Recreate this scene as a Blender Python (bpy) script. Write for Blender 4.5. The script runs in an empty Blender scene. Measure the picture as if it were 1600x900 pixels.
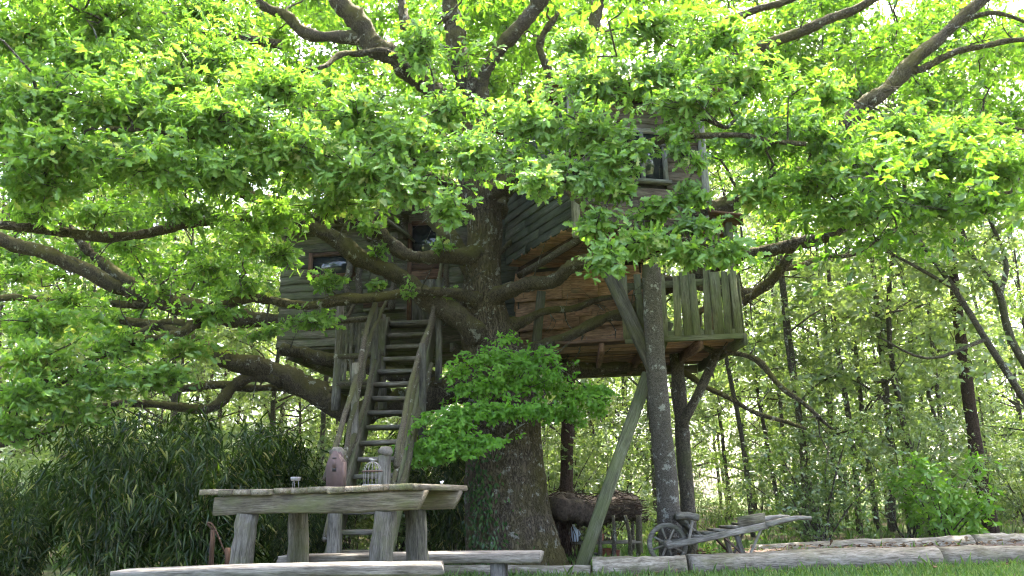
import bpy, math, random
import numpy as np
from mathutils import Vector, Matrix, Quaternion

# ------------------------------------------------------------------ camera, sky, sun, exposure
SC = bpy.context.scene
COL = SC.collection
EYE = Vector((0.0, 0.0, 0.80))
FPX = 1244.0                      # focal length in photo pixels (1600 wide)
PITCH = math.atan(330.0 / FPX)    # horizon at photo row 780
cam_d = bpy.data.cameras.new('camera')
cam = bpy.data.objects.new('camera', cam_d); COL.objects.link(cam)
cam.location = EYE
ROLL = math.radians(1.2)          # the phone was tipped a little clockwise
cam.rotation_euler = (Matrix.Rotation(math.pi / 2 + PITCH, 3, 'X') @ Matrix.Rotation(-ROLL, 3, 'Z')).to_euler()
cam_d.sensor_width = 36.0; cam_d.lens = 36.0 * FPX / 1600.0
cam_d.clip_start = 0.05; cam_d.clip_end = 2000.0
SC.camera = cam
SC.render.resolution_x = 1024; SC.render.resolution_y = 576

SUN_EL, SUN_AZ = 62.0, 22.0       # the sun stands behind the oak, a little to the right (azimuth from +Y to +X)
world = bpy.data.worlds.new('World'); SC.world = world; world.use_nodes = True
wn = world.node_tree.nodes; wl = world.node_tree.links
sky = wn.new('ShaderNodeTexSky'); sky.sky_type = 'NISHITA'; sky.sun_disc = False
sky.sun_elevation = math.radians(SUN_EL); sky.sun_rotation = math.radians(SUN_AZ)
sky.air_density = 0.8; sky.dust_density = 6.0; sky.ozone_density = 0.2
wl.new(sky.outputs[0], wn['Background'].inputs[0]); wn['Background'].inputs[1].default_value = 0.15
sun_l = bpy.data.lights.new('sun', 'SUN'); sun_l.energy = 3.1; sun_l.angle = math.radians(0.5)
sun_l.color = (1.0, 0.94, 0.83)
sun = bpy.data.objects.new('sun', sun_l); COL.objects.link(sun)
_el, _az = math.radians(SUN_EL), math.radians(SUN_AZ)
sdir = Vector((math.sin(_az) * math.cos(_el), math.cos(_az) * math.cos(_el), math.sin(_el)))
sun.rotation_euler = (-sdir).to_track_quat('-Z', 'Y').to_euler(); sun.location = sdir * 40
vs = SC.view_settings
vs.view_transform = 'Standard'; vs.look = 'None'; vs.gamma = 1.0; vs.use_curve_mapping = False
vs.exposure = 3.65
try:
    c = SC.cycles
    c.max_bounces = 8; c.diffuse_bounces = 4; c.glossy_bounces = 2; c.transmission_bounces = 6; c.transparent_max_bounces = 4
    c.use_denoising = True; c.caustics_reflective = False; c.caustics_refractive = False
    c.sample_clamp_indirect = 6.0; c.filter_width = 1.1
except Exception:
    pass

# ------------------------------------------------------------------ helpers
RNG = np.random.default_rng(11)
random.seed(5)
CP, SP = math.cos(PITCH), math.sin(PITCH)

AF = Vector((0, CP, SP)); _U = Vector((0, -SP, CP)); _R = Vector((1, 0, 0))
AR = _R * math.cos(ROLL) - _U * math.sin(ROLL); AU = _U * math.cos(ROLL) + _R * math.sin(ROLL)
def ray(px, py): return AF + AR * ((px - 800.0) / FPX) + AU * ((450.0 - py) / FPX)

def at(px, py, d):
    """world point that stands d metres ahead of the camera and shows at photo pixel (px, py)"""
    v = ray(px, py)
    return EYE + v * (d / v.y)

def proj(P):
    """photo pixel of world points (n,3)"""
    q = np.asarray(P, float) - np.array(EYE)
    f = q @ np.array(AF); f = np.where(f < 0.05, 0.05, f)
    return 800 + FPX * (q @ np.array(AR)) / f, 450 - FPX * (q @ np.array(AU)) / f

W = {}     # world matrices of what has been built, by object name
def link(o, parent=None, M=None):
    COL.objects.link(o)
    M = M if M is not None else Matrix.Identity(4)
    W[o.name] = M
    if parent is not None:
        o.parent = parent
        o.matrix_parent_inverse = W[parent.name].inverted()
    o.matrix_basis = M
    return o

def tag(o, label=None, cat=None, group=None, kind=None):
    if label: o['label'] = label
    if cat: o['category'] = cat
    if group: o['group'] = group
    if kind: o['kind'] = kind
    return o

def thing(name, loc, label, cat, group=None, rz=0.0):
    o = bpy.data.objects.new(name, None)
    o.empty_display_size = 0.2
    link(o, None, Matrix.Translation(Vector(loc)) @ Matrix.Rotation(rz, 4, 'Z'))
    return tag(o, label, cat, group)

def np_mesh(name, verts, counts, loops, tint=None, smooth=False):
    me = bpy.data.meshes.new(name)
    verts = np.ascontiguousarray(verts, dtype=np.float32)
    counts = np.asarray(counts, np.int32); loops = np.ascontiguousarray(loops, np.int32)
    me.vertices.add(len(verts)); me.vertices.foreach_set('co', verts.ravel())
    me.loops.add(len(loops)); me.loops.foreach_set('vertex_index', loops)
    me.polygons.add(len(counts))
    starts = np.zeros(len(counts), np.int32); starts[1:] = np.cumsum(counts)[:-1]
    me.polygons.foreach_set('loop_start', starts)
    try: me.polygons.foreach_set('loop_total', counts)
    except Exception: pass
    if smooth: me.polygons.foreach_set('use_smooth', np.ones(len(counts), bool))
    if tint is not None:
        a = me.attributes.new('tint', 'FLOAT', 'FACE'); a.data.foreach_set('value', np.asarray(tint, np.float32))
    me.update(calc_edges=True); me.validate(verbose=False)
    return me

def mesh_obj(name, me, mat, parent=None, M=None):
    if mat is not None and len(me.materials) == 0: me.materials.append(mat)
    o = bpy.data.objects.new(name, me)
    return link(o, parent, M)

class MB:
    """collects shapes for ONE mesh"""
    def __init__(s): s.v = []; s.f = []; s.n = 0
    def add(s, v, f):
        s.v.append(np.asarray(v, float)); s.f += [tuple(i + s.n for i in q) for q in f]; s.n += len(v); return s
    def box(s, c, h, R=None, ch=0.0):
        c = np.array(c, float); h = np.array(h, float)
        v = np.array([[x, y, z] for x in (-1, 1) for y in (-1, 1) for z in (-1, 1)], float) * h
        if R is not None: v = v @ np.array(R.to_3x3() if hasattr(R, 'to_3x3') else R).T
        return s.add(v + c, [(0, 1, 3, 2), (4, 6, 7, 5), (0, 4, 5, 1), (2, 3, 7, 6), (0, 2, 6, 4), (1, 5, 7, 3)])
    def tube(s, pts, rad, sides=8, wob=0.0, cap=True):
        v, f = tube(pts, rad, sides, wob, cap); return s.add(v, f)
    def build(s, name, mat, parent=None, smooth=False, M=None, local=None):
        V = np.concatenate(s.v)
        if local is not None:          # put the object's origin at that point
            V = V - np.array(local); M = Matrix.Translation(Vector(local))
        counts = [len(q) for q in s.f]; loops = [i for q in s.f for i in q]
        return mesh_obj(name, np_mesh(name, V, counts, loops, smooth=smooth), mat, parent, M)

def spline(pts, n):
    """Catmull-Rom through pts (k,m) -> n samples"""
    P = np.asarray(pts, float); k = len(P)
    if k == 2:
        t = np.linspace(0, 1, n)[:, None]; return P[0] * (1 - t) + P[1] * t
    Q = np.vstack([2 * P[0] - P[1], P, 2 * P[-1] - P[-2]])
    out = []
    for u in np.linspace(0, k - 1 - 1e-9, n):
        i = int(u); t = u - i
        a, b, c_, d = Q[i], Q[i + 1], Q[i + 2], Q[i + 3]
        out.append(0.5 * ((2 * b) + (c_ - a) * t + (2 * a - 5 * b + 4 * c_ - d) * t * t + (3 * b - a - 3 * c_ + d) * t ** 3))
    return np.array(out)

def tube(pts, rad, sides=8, wob=0.0, cap=True):
    P = np.asarray(pts, float); n = len(P); rad = np.broadcast_to(np.asarray(rad, float), (n,))
    T = np.gradient(P, axis=0); T /= np.linalg.norm(T, axis=1)[:, None] + 1e-12
    ref = np.array([0, 0, 1.0]) if abs(T[0][2]) < 0.9 else np.array([1.0, 0, 0])
    u = np.cross(T[0], ref); u /= np.linalg.norm(u)
    a = np.linspace(0, 2 * np.pi, sides, endpoint=False)
    V = np.zeros((n, sides, 3))
    for i in range(n):
        u = u - T[i] * u.dot(T[i]); u /= np.linalg.norm(u) + 1e-12
        w = np.cross(T[i], u)
        r = rad[i] * (1 + (RNG.normal(0, wob, sides) if wob else 0))
        V[i] = P[i] + (np.cos(a) * r)[:, None] * u + (np.sin(a) * r)[:, None] * w
    f = []
    for i in range(n - 1):
        for j in range(sides):
            k = (j + 1) % sides
            f.append((i * sides + j, i * sides + k, (i + 1) * sides + k, (i + 1) * sides + j))
    if cap:
        f.append(tuple(range(sides - 1, -1, -1))); f.append(tuple(range((n - 1) * sides, n * sides)))
    return V.reshape(-1, 3), f

def stick(name, pts, rad, mat, parent=None, sides=7, n=None, wob=0.06, jig=0.0):
    P = np.array([list(p) for p in pts], float)
    n = n or max(4, int(3 * len(P)))
    S = spline(P, n); r = np.interp(np.linspace(0, 1, n), np.linspace(0, 1, len(np.atleast_1d(rad))), np.atleast_1d(rad))
    if jig: S[1:-1] += RNG.normal(0, jig, (n - 2, 3))
    ax = Vector(P[-1] - P[0]).normalized(); M = Matrix.Translation(Vector(P[0])) @ ax.to_track_quat('X', 'Z').to_matrix().to_4x4()
    v, f = tube(S, r, sides, wob); Mi = np.array(M.inverted()); v = v @ Mi[:3, :3].T + Mi[:3, 3]
    return MB().add(v, f).build(name, mat, parent, smooth=True, M=M)

def plank(name, p0, p1, side, w, t, mat, parent=None, jit=0.004, bow=0.0, cut=0.0):
    """sawn board from p0 to p1: width w along 'side', thickness t; its own mesh, grain along local X"""
    p0, p1 = Vector(p0), Vector(p1); ax = (p1 - p0); L = ax.length; ax.normalize()
    sd = Vector(side); sd = (sd - ax * sd.dot(ax)).normalized(); nn = ax.cross(sd)
    M = Matrix((( ax.x, sd.x, nn.x, p0.x), (ax.y, sd.y, nn.y, p0.y), (ax.z, sd.z, nn.z, p0.z), (0, 0, 0, 1)))
    ch = min(w, t) * 0.16
    sec = [(-w/2+ch, -t/2), (w/2-ch, -t/2), (w/2, -t/2+ch), (w/2, t/2-ch), (w/2-ch, t/2), (-w/2+ch, t/2), (-w/2, t/2-ch), (-w/2, -t/2+ch)]
    V = []
    K = 2 if not bow else 4
    for i in range(K):
        u = i / (K - 1); oy, oz = random.gauss(0, jit), random.gauss(0, jit * 0.6) + bow * 4 * u * (1 - u)
        sc = 1 + random.gauss(0, jit * 1.2) / w
        for (a, b) in sec:
            xo = random.gauss(0, jit * 0.8) + (cut * a / w if u == 1 else 0)
            V.append((u * L + xo, a * sc + oy, b + oz))
    f = []
    for i in range(K - 1):
        for j in range(8):
            k = (j + 1) % 8; f.append((i*8+j, i*8+k, (i+1)*8+k, (i+1)*8+j))
    f.append(tuple(range(7, -1, -1))); f.append(tuple(range((K-1)*8, K*8)))
    return MB().add(V, f).build(name, mat, parent, M=M)

# ------------------------------------------------------------------ materials
def new_mat(name):
    m = bpy.data.materials.new(name); m.use_nodes = True
    nt = m.node_tree; nt.nodes.clear()
    out = nt.nodes.new('ShaderNodeOutputMaterial')
    return m, nt, nt.nodes, nt.links, out

def ramp(nt, fac, stops, interp='LINEAR'):
    r = nt.nodes.new('ShaderNodeValToRGB'); r.color_ramp.interpolation = interp
    el = r.color_ramp.elements
    while len(el) < len(stops): el.new(0.5)
    for e, (p, c_) in zip(el, stops):
        e.position = p; e.color = (*c_, 1) if len(c_) == 3 else c_
    nt.links.new(fac, r.inputs[0]); return r.outputs[0]

def noise(nt, vec, scale, detail=4, rough=0.6):
    n = nt.nodes.new('ShaderNodeTexNoise'); n.inputs['Scale'].default_value = scale
    n.inputs['Detail'].default_value = detail; n.inputs['Roughness'].default_value = rough
    if vec is not None: nt.links.new(vec, n.inputs['Vector'])
    return n.outputs['Fac']

def mapping(nt, vec, scale, loc=None):
    m = nt.nodes.new('ShaderNodeMapping'); m.inputs['Scale'].default_value = scale
    nt.links.new(vec, m.inputs['Vector'])
    if loc is not None: nt.links.new(loc, m.inputs['Location'])
    return m.outputs[0]

def mixc(nt, fac, a, b, mode='MIX'):
    m = nt.nodes.new('ShaderNodeMix'); m.data_type = 'RGBA'; m.blend_type = mode
    for s, v in ((m.inputs[0], fac), (m.inputs[6], a), (m.inputs[7], b)):
        if hasattr(v, 'links'): nt.links.new(v, s)
        else: s.default_value = v if not isinstance(v, tuple) else (*v, 1)
    return m.outputs[2]

def bumpn(nt, h, strength, dist, prev=None):
    b = nt.nodes.new('ShaderNodeBump'); b.inputs['Strength'].default_value = strength; b.inputs['Distance'].default_value = dist
    nt.links.new(h, b.inputs['Height'])
    if prev is not None: nt.links.new(prev, b.inputs['Normal'])
    return b.outputs[0]

def leaf_mat(name, stops, trans, tfac=0.45, gloss=0.05, grough=0.42):
    m, nt, N, L, out = new_mat(name)
    at_ = N.new('ShaderNodeAttribute'); at_.attribute_name = 'tint'
    col = ramp(nt, at_.outputs['Fac'], stops)
    d = N.new('ShaderNodeBsdfDiffuse'); L.new(col, d.inputs['Color'])
    t = N.new('ShaderNodeBsdfTranslucent')
    L.new(mixc(nt, 1.0, col, trans, 'MULTIPLY'), t.inputs['Color'])
    mx = N.new('ShaderNodeMixShader'); mx.inputs[0].default_value = tfac
    L.new(d.outputs[0], mx.inputs[1]); L.new(t.outputs[0], mx.inputs[2])
    g = N.new('ShaderNodeBsdfGlossy'); g.inputs['Roughness'].default_value = grough; g.inputs['Color'].default_value = (0.9, 0.95, 1, 1)
    m2 = N.new('ShaderNodeMixShader'); m2.inputs[0].default_value = gloss
    L.new(mx.outputs[0], m2.inputs[1]); L.new(g.outputs[0], m2.inputs[2])
    L.new(m2.outputs[0], out.inputs[0])
    return m

def wood_mat(name, dark, mid, light, moss=None, mossamt=0.35, rough=0.85, grain=9.0, k=0.55):
    """weathered boards: grain along local X, cracks, stains, every board its own tone"""
    dark, mid, light = (tuple(x * k for x in c_) for c_ in (dark, mid, light))
    m, nt, N, L, out = new_mat(name)
    tc = N.new('ShaderNodeTexCoord'); oi = N.new('ShaderNodeObjectInfo')
    cb = N.new('ShaderNodeCombineXYZ')
    ml = N.new('ShaderNodeMath'); ml.operation = 'MULTIPLY'; ml.inputs[1].default_value = 37.0
    L.new(oi.outputs['Random'], ml.inputs[0])
    for i in range(3): L.new(ml.outputs[0], cb.inputs[i])
    g1 = noise(nt, mapping(nt, tc.outputs['Object'], (1.1, grain, grain), cb.outputs[0]), 4.0, 7, 0.72)
    gf = noise(nt, mapping(nt, tc.outputs['Object'], (1.6, grain * 3, grain * 3), cb.outputs[0]), 5.0, 5, 0.7)
    g2 = noise(nt, mapping(nt, tc.outputs['Object'], (1, 2.6, 2.6), cb.outputs[0]), 3.2, 6, 0.7)
    col = ramp(nt, g1, [(0.34, dark), (0.5, mid), (0.66, light)])
    tone = ramp(nt, oi.outputs['Random'], [(0.0, (0.6, 0.6, 0.58)), (0.5, (0.95, 0.94, 0.92)), (1.0, (1.35, 1.28, 1.2))])
    col = mixc(nt, 1.0, col, tone, 'MULTIPLY')
    col = mixc(nt, 0.75, col, ramp(nt, gf, [(0.36, (0.25, 0.23, 0.2)), (0.5, (0.95, 0.95, 0.95)), (0.68, (1.3, 1.3, 1.3))]), 'MULTIPLY')
    col = mixc(nt, 0.85, col, ramp(nt, g2, [(0.32, (0.42, 0.40, 0.36)), (0.56, (1, 1, 1))]), 'MULTIPLY')
    if moss:
        moss = tuple(x * k for x in moss)
        mk = ramp(nt, noise(nt, mapping(nt, tc.outputs['Object'], (1.3, 3, 3), cb.outputs[0]), 2.3, 5, 0.7), [(0.5 - mossamt * 0.3, (0, 0, 0)), (0.74 - mossamt * 0.2, (1, 1, 1))])
        col = mixc(nt, mk, col, mixc(nt, gf, tuple(x * .5 for x in moss), tuple(x * 1.5 for x in moss)))
    p = N.new('ShaderNodeBsdfPrincipled'); p.inputs['Roughness'].default_value = rough
    p.inputs['Specular IOR Level'].default_value = 0.2
    L.new(col, p.inputs['Base Color'])
    L.new(bumpn(nt, gf, 0.8, 0.006, bumpn(nt, g1, 0.7, 0.012)), p.inputs['Normal']); L.new(p.outputs[0], out.inputs[0])
    return m

def bark_mat(name, dark, mid, moss, mossamt, lichen, lamt, scale=6.0, stretch=0.22, depth=0.03):
    m, nt, N, L, out = new_mat(name)
    tc = N.new('ShaderNodeTexCoord'); ge = N.new('ShaderNodeNewGeometry')
    pos = ge.outputs['Position']
    v = mapping(nt, pos, (1, 1, stretch))
    vo = N.new('ShaderNodeTexVoronoi'); vo.feature = 'DISTANCE_TO_EDGE'; vo.inputs['Scale'].default_value = scale * 3.2
    dn = N.new('ShaderNodeTexNoise'); dn.inputs['Scale'].default_value = scale * 1.5; dn.inputs['Detail'].default_value = 3; L.new(v, dn.inputs['Vector'])
    wv = mixc(nt, 0.22, v, dn.outputs['Color'])
    L.new(wv, vo.inputs['Vector'])
    crack = ramp(nt, vo.outputs['Distance'], [(0.0, (0, 0, 0)), (0.16, (1, 1, 1))])
    fine = noise(nt, pos, scale * 9, 5, 0.7)
    big = noise(nt, pos, 1.4, 4, 0.6)
    col = mixc(nt, fine, dark, mid)
    col = mixc(nt, mixc(nt, 0.75, (1, 1, 1), crack), tuple(x * 0.35 for x in dark), col)
    # moss prefers the upper sides of limbs, lichen sits in patches
    sx = N.new('ShaderNodeSeparateXYZ'); L.new(ge.outputs['Normal'], sx.inputs[0])
    ad = N.new('ShaderNodeMath'); ad.operation = 'MULTIPLY_ADD'; ad.inputs[1].default_value = 0.22; L.new(sx.outputs['Z'], ad.inputs[0]); L.new(big, ad.inputs[2])
    mk = ramp(nt, ad.outputs[0], [(0.62 - mossamt * 0.4, (0, 0, 0)), (0.8 - mossamt * 0.35, (1, 1, 1))])
    col = mixc(nt, mk, col, mixc(nt, fine, tuple(x * 0.55 for x in moss), tuple(x * 1.35 for x in moss)))
    lk = ramp(nt, noise(nt, pos, 7.5, 6, 0.75), [(0.66 - lamt * 0.2, (0, 0, 0)), (0.70 - lamt * 0.18, (1, 1, 1))])
    col = mixc(nt, mixc(nt, 1.0, lk, mixc(nt, fine, (0.3, 0.3, 0.3), (1, 1, 1)), 'MULTIPLY'), col, lichen)
    p = N.new('ShaderNodeBsdfPrincipled'); p.inputs['Roughness'].default_value = 0.95; p.inputs['Specular IOR Level'].default_value = 0.15
    L.new(col, p.inputs['Base Color'])
    b1 = bumpn(nt, crack, 0.8, depth); b2 = bumpn(nt, fine, 0.6, 0.012, b1)
    L.new(b2, p.inputs['Normal']); L.new(p.outputs[0], out.inputs[0])
    return m

def plain_mat(name, a, b, scale=8.0, rough=0.7, metal=0.0, bump=0.3, spec=0.3):
    m, nt, N, L, out = new_mat(name)
    tc = N.new('ShaderNodeTexCoord')
    n = noise(nt, tc.outputs['Object'], scale, 6, 0.65)
    p = N.new('ShaderNodeBsdfPrincipled'); p.inputs['Roughness'].default_value = rough; p.inputs['Metallic'].default_value = metal
    p.inputs['Specular IOR Level'].default_value = spec
    L.new(ramp(nt, n, [(0.35, a), (0.65, b)]), p.inputs['Base Color'])
    if bump: L.new(bumpn(nt, n, bump, 0.01), p.inputs['Normal'])
    L.new(p.outputs[0], out.inputs[0]); return m

M_ = {}
M_['oak_bark'] = bark_mat('oak_bark', (0.055, 0.043, 0.029), (0.155, 0.125, 0.085), (0.085, 0.072, 0.026), 0.42, (0.30, 0.30, 0.25), 0.45, 9.0, 0.3, 0.07)
M_['limb_bark'] = bark_mat('limb_bark', (0.045, 0.037, 0.026), (0.13, 0.106, 0.073), (0.095, 0.086, 0.026), 0.5, (0.30, 0.31, 0.25), 0.36, 9.0, 0.6, 0.03)
M_['twig_bark'] = bark_mat('twig_bark', (0.05, 0.042, 0.032), (0.11, 0.095, 0.072), (0.07, 0.07, 0.03), 0.25, (0.36, 0.38, 0.33), 0.55, 12.0, 0.8, 0.01)
M_['pole_bark'] = bark_mat('pole_bark', (0.08, 0.068, 0.055), (0.20, 0.175, 0.145), (0.08, 0.085, 0.035), 0.2, (0.42, 0.42, 0.37), 0.5, 9.0, 1.2, 0.012)
M_['wood_bark'] = bark_mat('wood_bark', (0.055, 0.046, 0.034), (0.14, 0.12, 0.088), (0.08, 0.085, 0.035), 0.3, (0.34, 0.36, 0.3), 0.35, 9.0, 0.6, 0.015)
M_['dark_bark'] = bark_mat('dark_bark', (0.035, 0.022, 0.016), (0.095, 0.06, 0.042), (0.05, 0.05, 0.022), 0.15, (0.2, 0.2, 0.17), 0.1, 9.0, 0.4, 0.02)
M_['grey_wood'] = wood_mat('grey_wood', (0.13, 0.118, 0.10), (0.27, 0.25, 0.215), (0.40, 0.375, 0.33), (0.16, 0.165, 0.075), 0.15, k=.5)
M_['bench_wood'] = wood_mat('bench_wood', (0.17, 0.16, 0.142), (0.30, 0.285, 0.258), (0.43, 0.41, 0.375), None, k=.5)
M_['table_wood'] = wood_mat('table_wood', (0.17, 0.14, 0.10), (0.33, 0.28, 0.21), (0.46, 0.41, 0.33), (0.17, 0.18, 0.075), 0.2, k=.6)
M_['green_wood'] = wood_mat('green_wood', (0.14, 0.14, 0.088), (0.25, 0.25, 0.16), (0.35, 0.345, 0.245), (0.17, 0.19, 0.08), 0.45, k=.62)
M_['cabin_wood'] = wood_mat('cabin_wood', (0.10, 0.088, 0.068), (0.205, 0.18, 0.138), (0.31, 0.28, 0.225), (0.12, 0.14, 0.062), 0.5, k=.62)
M_['slate_wood'] = wood_mat('slate_wood', (0.075, 0.088, 0.078), (0.14, 0.158, 0.142), (0.21, 0.23, 0.205), (0.10, 0.125, 0.075), 0.4, k=.6)
M_['red_wood'] = wood_mat('red_wood', (0.13, 0.068, 0.038), (0.26, 0.145, 0.082), (0.37, 0.225, 0.135), (0.12, 0.11, 0.06), 0.08, k=1.1)
M_['panel_wood'] = wood_mat('panel_wood', (0.20, 0.115, 0.06), (0.31, 0.185, 0.10), (0.38, 0.235, 0.135), None, k=1.2, grain=4.0)
M_['pink_wood'] = wood_mat('pink_wood', (0.17, 0.12, 0.092), (0.30, 0.225, 0.175), (0.42, 0.34, 0.275), (0.16, 0.17, 0.11), 0.1)
M_['brown_wood'] = wood_mat('brown_wood', (0.09, 0.05, 0.03), (0.19, 0.105, 0.062), (0.29, 0.17, 0.105))
M_['white_wood'] = wood_mat('white_wood', (0.34, 0.34, 0.32), (0.52, 0.51, 0.48), (0.64, 0.63, 0.6))
M_['stick_wood'] = bark_mat('stick_wood', (0.06, 0.05, 0.036), (0.165, 0.14, 0.105), (0.09, 0.09, 0.04), 0.25, (0.36, 0.36, 0.31), 0.35, 10.0, 0.7, 0.01)
M_['log_wood'] = wood_mat('log_wood', (0.22, 0.185, 0.14), (0.46, 0.41, 0.33), (0.64, 0.59, 0.50), (0.2, 0.19, 0.1), 0.08, grain=6.0, k=.58)
M_['barrow_wood'] = wood_mat('barrow_wood', (0.20, 0.18, 0.155), (0.36, 0.335, 0.30), (0.50, 0.475, 0.43), (0.2, 0.2, 0.12), 0.1, k=.52)
M_['thatch'] = plain_mat('thatch', (0.02, 0.014, 0.01), (0.065, 0.047, 0.032), 26, 0.95, bump=0.8)
M_['soil'] = plain_mat('soil', (0.035, 0.023, 0.016), (0.095, 0.06, 0.042), 14, 0.95, bump=0.8)
M_['mauve'] = plain_mat('mauve', (0.058, 0.038, 0.033), (0.098, 0.066, 0.059), 9, 0.7)
M_['white_metal'] = plain_mat('white_metal', (0.13, 0.125, 0.11), (0.26, 0.255, 0.235), 30, 0.5)
M_['white_china'] = plain_mat('white_china', (0.68, 0.7, 0.7), (0.8, 0.8, 0.8), 5, 0.3, bump=0)
M_['blue_plastic'] = plain_mat('blue_plastic', (0.3, 0.35, 0.4), (0.38, 0.43, 0.48), 4, 0.4, bump=0)
M_['terracotta'] = plain_mat('terracotta', (0.14, 0.05, 0.028), (0.22, 0.085, 0.045), 12, 0.85)
M_['black'] = plain_mat('black', (0.012, 0.011, 0.01), (0.025, 0.024, 0.022), 12, 0.6)
M_['iron'] = plain_mat('iron', (0.03, 0.02, 0.016), (0.09, 0.055, 0.04), 20, 0.8)
M_['stone'] = plain_mat('stone', (0.08, 0.068, 0.05), (0.16, 0.14, 0.115), 25, 0.9, bump=0.7)
M_['dark_inside'] = plain_mat('dark_inside', (0.03, 0.024, 0.018), (0.06, 0.05, 0.038), 6, 0.9)

def glass_mat():
    m, nt, N, L, out = new_mat('window_glass')
    p = N.new('ShaderNodeBsdfPrincipled'); p.inputs['Base Color'].default_value = (0.02, 0.025, 0.025, 1)
    p.inputs['Roughness'].default_value = 0.04; p.inputs['IOR'].default_value = 1.5; p.inputs['Specular IOR Level'].default_value = 0.8
    tc = N.new('ShaderNodeTexCoord'); L.new(bumpn(nt, noise(nt, tc.outputs['Object'], 3.0, 2), 0.15, 0.01), p.inputs['Normal'])
    L.new(p.outputs[0], out.inputs[0]); return m
M_['glass'] = glass_mat()

# leaves: albedo by leaf (tint 0..1), translucent
M_['oak_leaf'] = leaf_mat('oak_leaf', [(0, (0.07, 0.14, 0.02)), (0.4, (0.14, 0.265, 0.038)), (0.8, (0.20, 0.34, 0.052)), (1, (0.30, 0.35, 0.09))], (1.2, 1.3, 0.6), 0.46, 0.035)  # front leaves coloured lighter than the back ones to lift their shade
M_['oak_leaf_back'] = leaf_mat('oak_leaf_back', [(0, (0.06, 0.125, 0.016)), (0.5, (0.11, 0.205, 0.024)), (1, (0.16, 0.25, 0.03))], (1.15, 1.35, 0.55), 0.52, 0.03)
M_['shoot_leaf'] = leaf_mat('shoot_leaf', [(0, (0.075, 0.19, 0.012)), (0.5, (0.115, 0.27, 0.018)), (1, (0.165, 0.33, 0.024))], (1.1, 1.3, 0.5), 0.42, 0.02)
M_['wood_leaf'] = leaf_mat('wood_leaf', [(0, (0.095, 0.145, 0.038)), (0.5, (0.16, 0.225, 0.06)), (1, (0.25, 0.30, 0.11))], (1.25, 1.35, 0.72), 0.5, 0.06, 0.35)
M_['shrub_leaf'] = leaf_mat('shrub_leaf', [(0, (0.06, 0.105, 0.024)), (0.6, (0.105, 0.165, 0.04)), (1, (0.19, 0.24, 0.07))], (1.3, 1.4, 0.6), 0.42, 0.05, 0.3)
M_['lime_leaf'] = leaf_mat('lime_leaf', [(0, (0.10, 0.20, 0.02)), (0.5, (0.14, 0.27, 0.03)), (1, (0.2, 0.32, 0.05))], (1.2, 1.4, 0.5), 0.45, 0.03)
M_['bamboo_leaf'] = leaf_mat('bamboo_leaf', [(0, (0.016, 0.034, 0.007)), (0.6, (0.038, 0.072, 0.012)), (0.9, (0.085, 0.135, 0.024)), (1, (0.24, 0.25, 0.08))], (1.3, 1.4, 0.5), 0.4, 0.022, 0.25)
M_['ivy_leaf'] = leaf_mat('ivy_leaf', [(0, (0.02, 0.05, 0.012)), (0.6, (0.04, 0.09, 0.018)), (1, (0.075, 0.14, 0.03))], (1, 1.2, 0.6), 0.25, 0.025, 0.3)
M_['grass'] = leaf_mat('grass', [(0, (0.075, 0.14, 0.026)), (0.6, (0.125, 0.215, 0.042)), (1, (0.22, 0.27, 0.08))], (1, 1.2, 0.5), 0.35, 0.03)
M_['cane'] = plain_mat('cane', (0.07, 0.085, 0.03), (0.14, 0.15, 0.06), 12, 0.5)

def ground_mat():
    m, nt, N, L, out = new_mat('ground')
    ge = N.new('ShaderNodeNewGeometry')
    n1 = noise(nt, ge.outputs['Position'], 0.8, 5, 0.6); n2 = noise(nt, ge.outputs['Position'], 30, 5, 0.7)
    c1 = mixc(nt, n2, (0.035, 0.028, 0.017), (0.12, 0.095, 0.055))
    c2 = mixc(nt, n2, (0.025, 0.055, 0.012), (0.075, 0.12, 0.03))
    col = mixc(nt, ramp(nt, n1, [(0.42, (0, 0, 0)), (0.55, (1, 1, 1))]), c1, c2)
    p = N.new('ShaderNodeBsdfPrincipled'); p.inputs['Roughness'].default_value = 0.95; p.inputs['Specular IOR Level'].default_value = 0.1
    L.new(col, p.inputs['Base Color']); L.new(bumpn(nt, n2, 0.7, 0.03), p.inputs['Normal']); L.new(p.outputs[0], out.inputs[0]); return m
M_['ground'] = ground_mat()

# ------------------------------------------------------------------ leaves
def make_template(half, fold=0.22, curl=0.18):
    """half outline [(t, w)...] from base to tip -> verts (along, side, normal), two folded halves"""
    n = len(half); V = []; 
    # midrib: base .. tip share; each half is an n-gon
    for (t, w) in half: V.append((t, w, abs(w) * fold - curl * t * t))
    for (t, w) in half[1:-1]: V.append((t, -w, abs(w) * fold - curl * t * t))
    right = list(range(n)); left = [0] + list(range(n, n + n - 2)) + [n - 1]
    return np.array(V, float), [right, left[::-1]]
OAK = make_template([(0, 0), (.17, .06), (.27, .17), (.36, .08), (.52, .28), (.61, .12), (.78, .25), (.86, .12), (1, 0)], 0.25, 0.2)
OAK_SIMPLE = make_template([(0, 0), (.30, .17), (.42, .10), (.68, .28), (1, 0)], 0.25, 0.2)
OVAL = make_template([(0, 0), (.45, .24), (1, 0)], 0.2, 0.15)
BLADE = make_template([(0, 0), (.22, .07), (.6, .055), (1, 0)], 0.3, 0.45)

def norm(a): return a / (np.linalg.norm(a, axis=-1, keepdims=True) + 1e-9)

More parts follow.
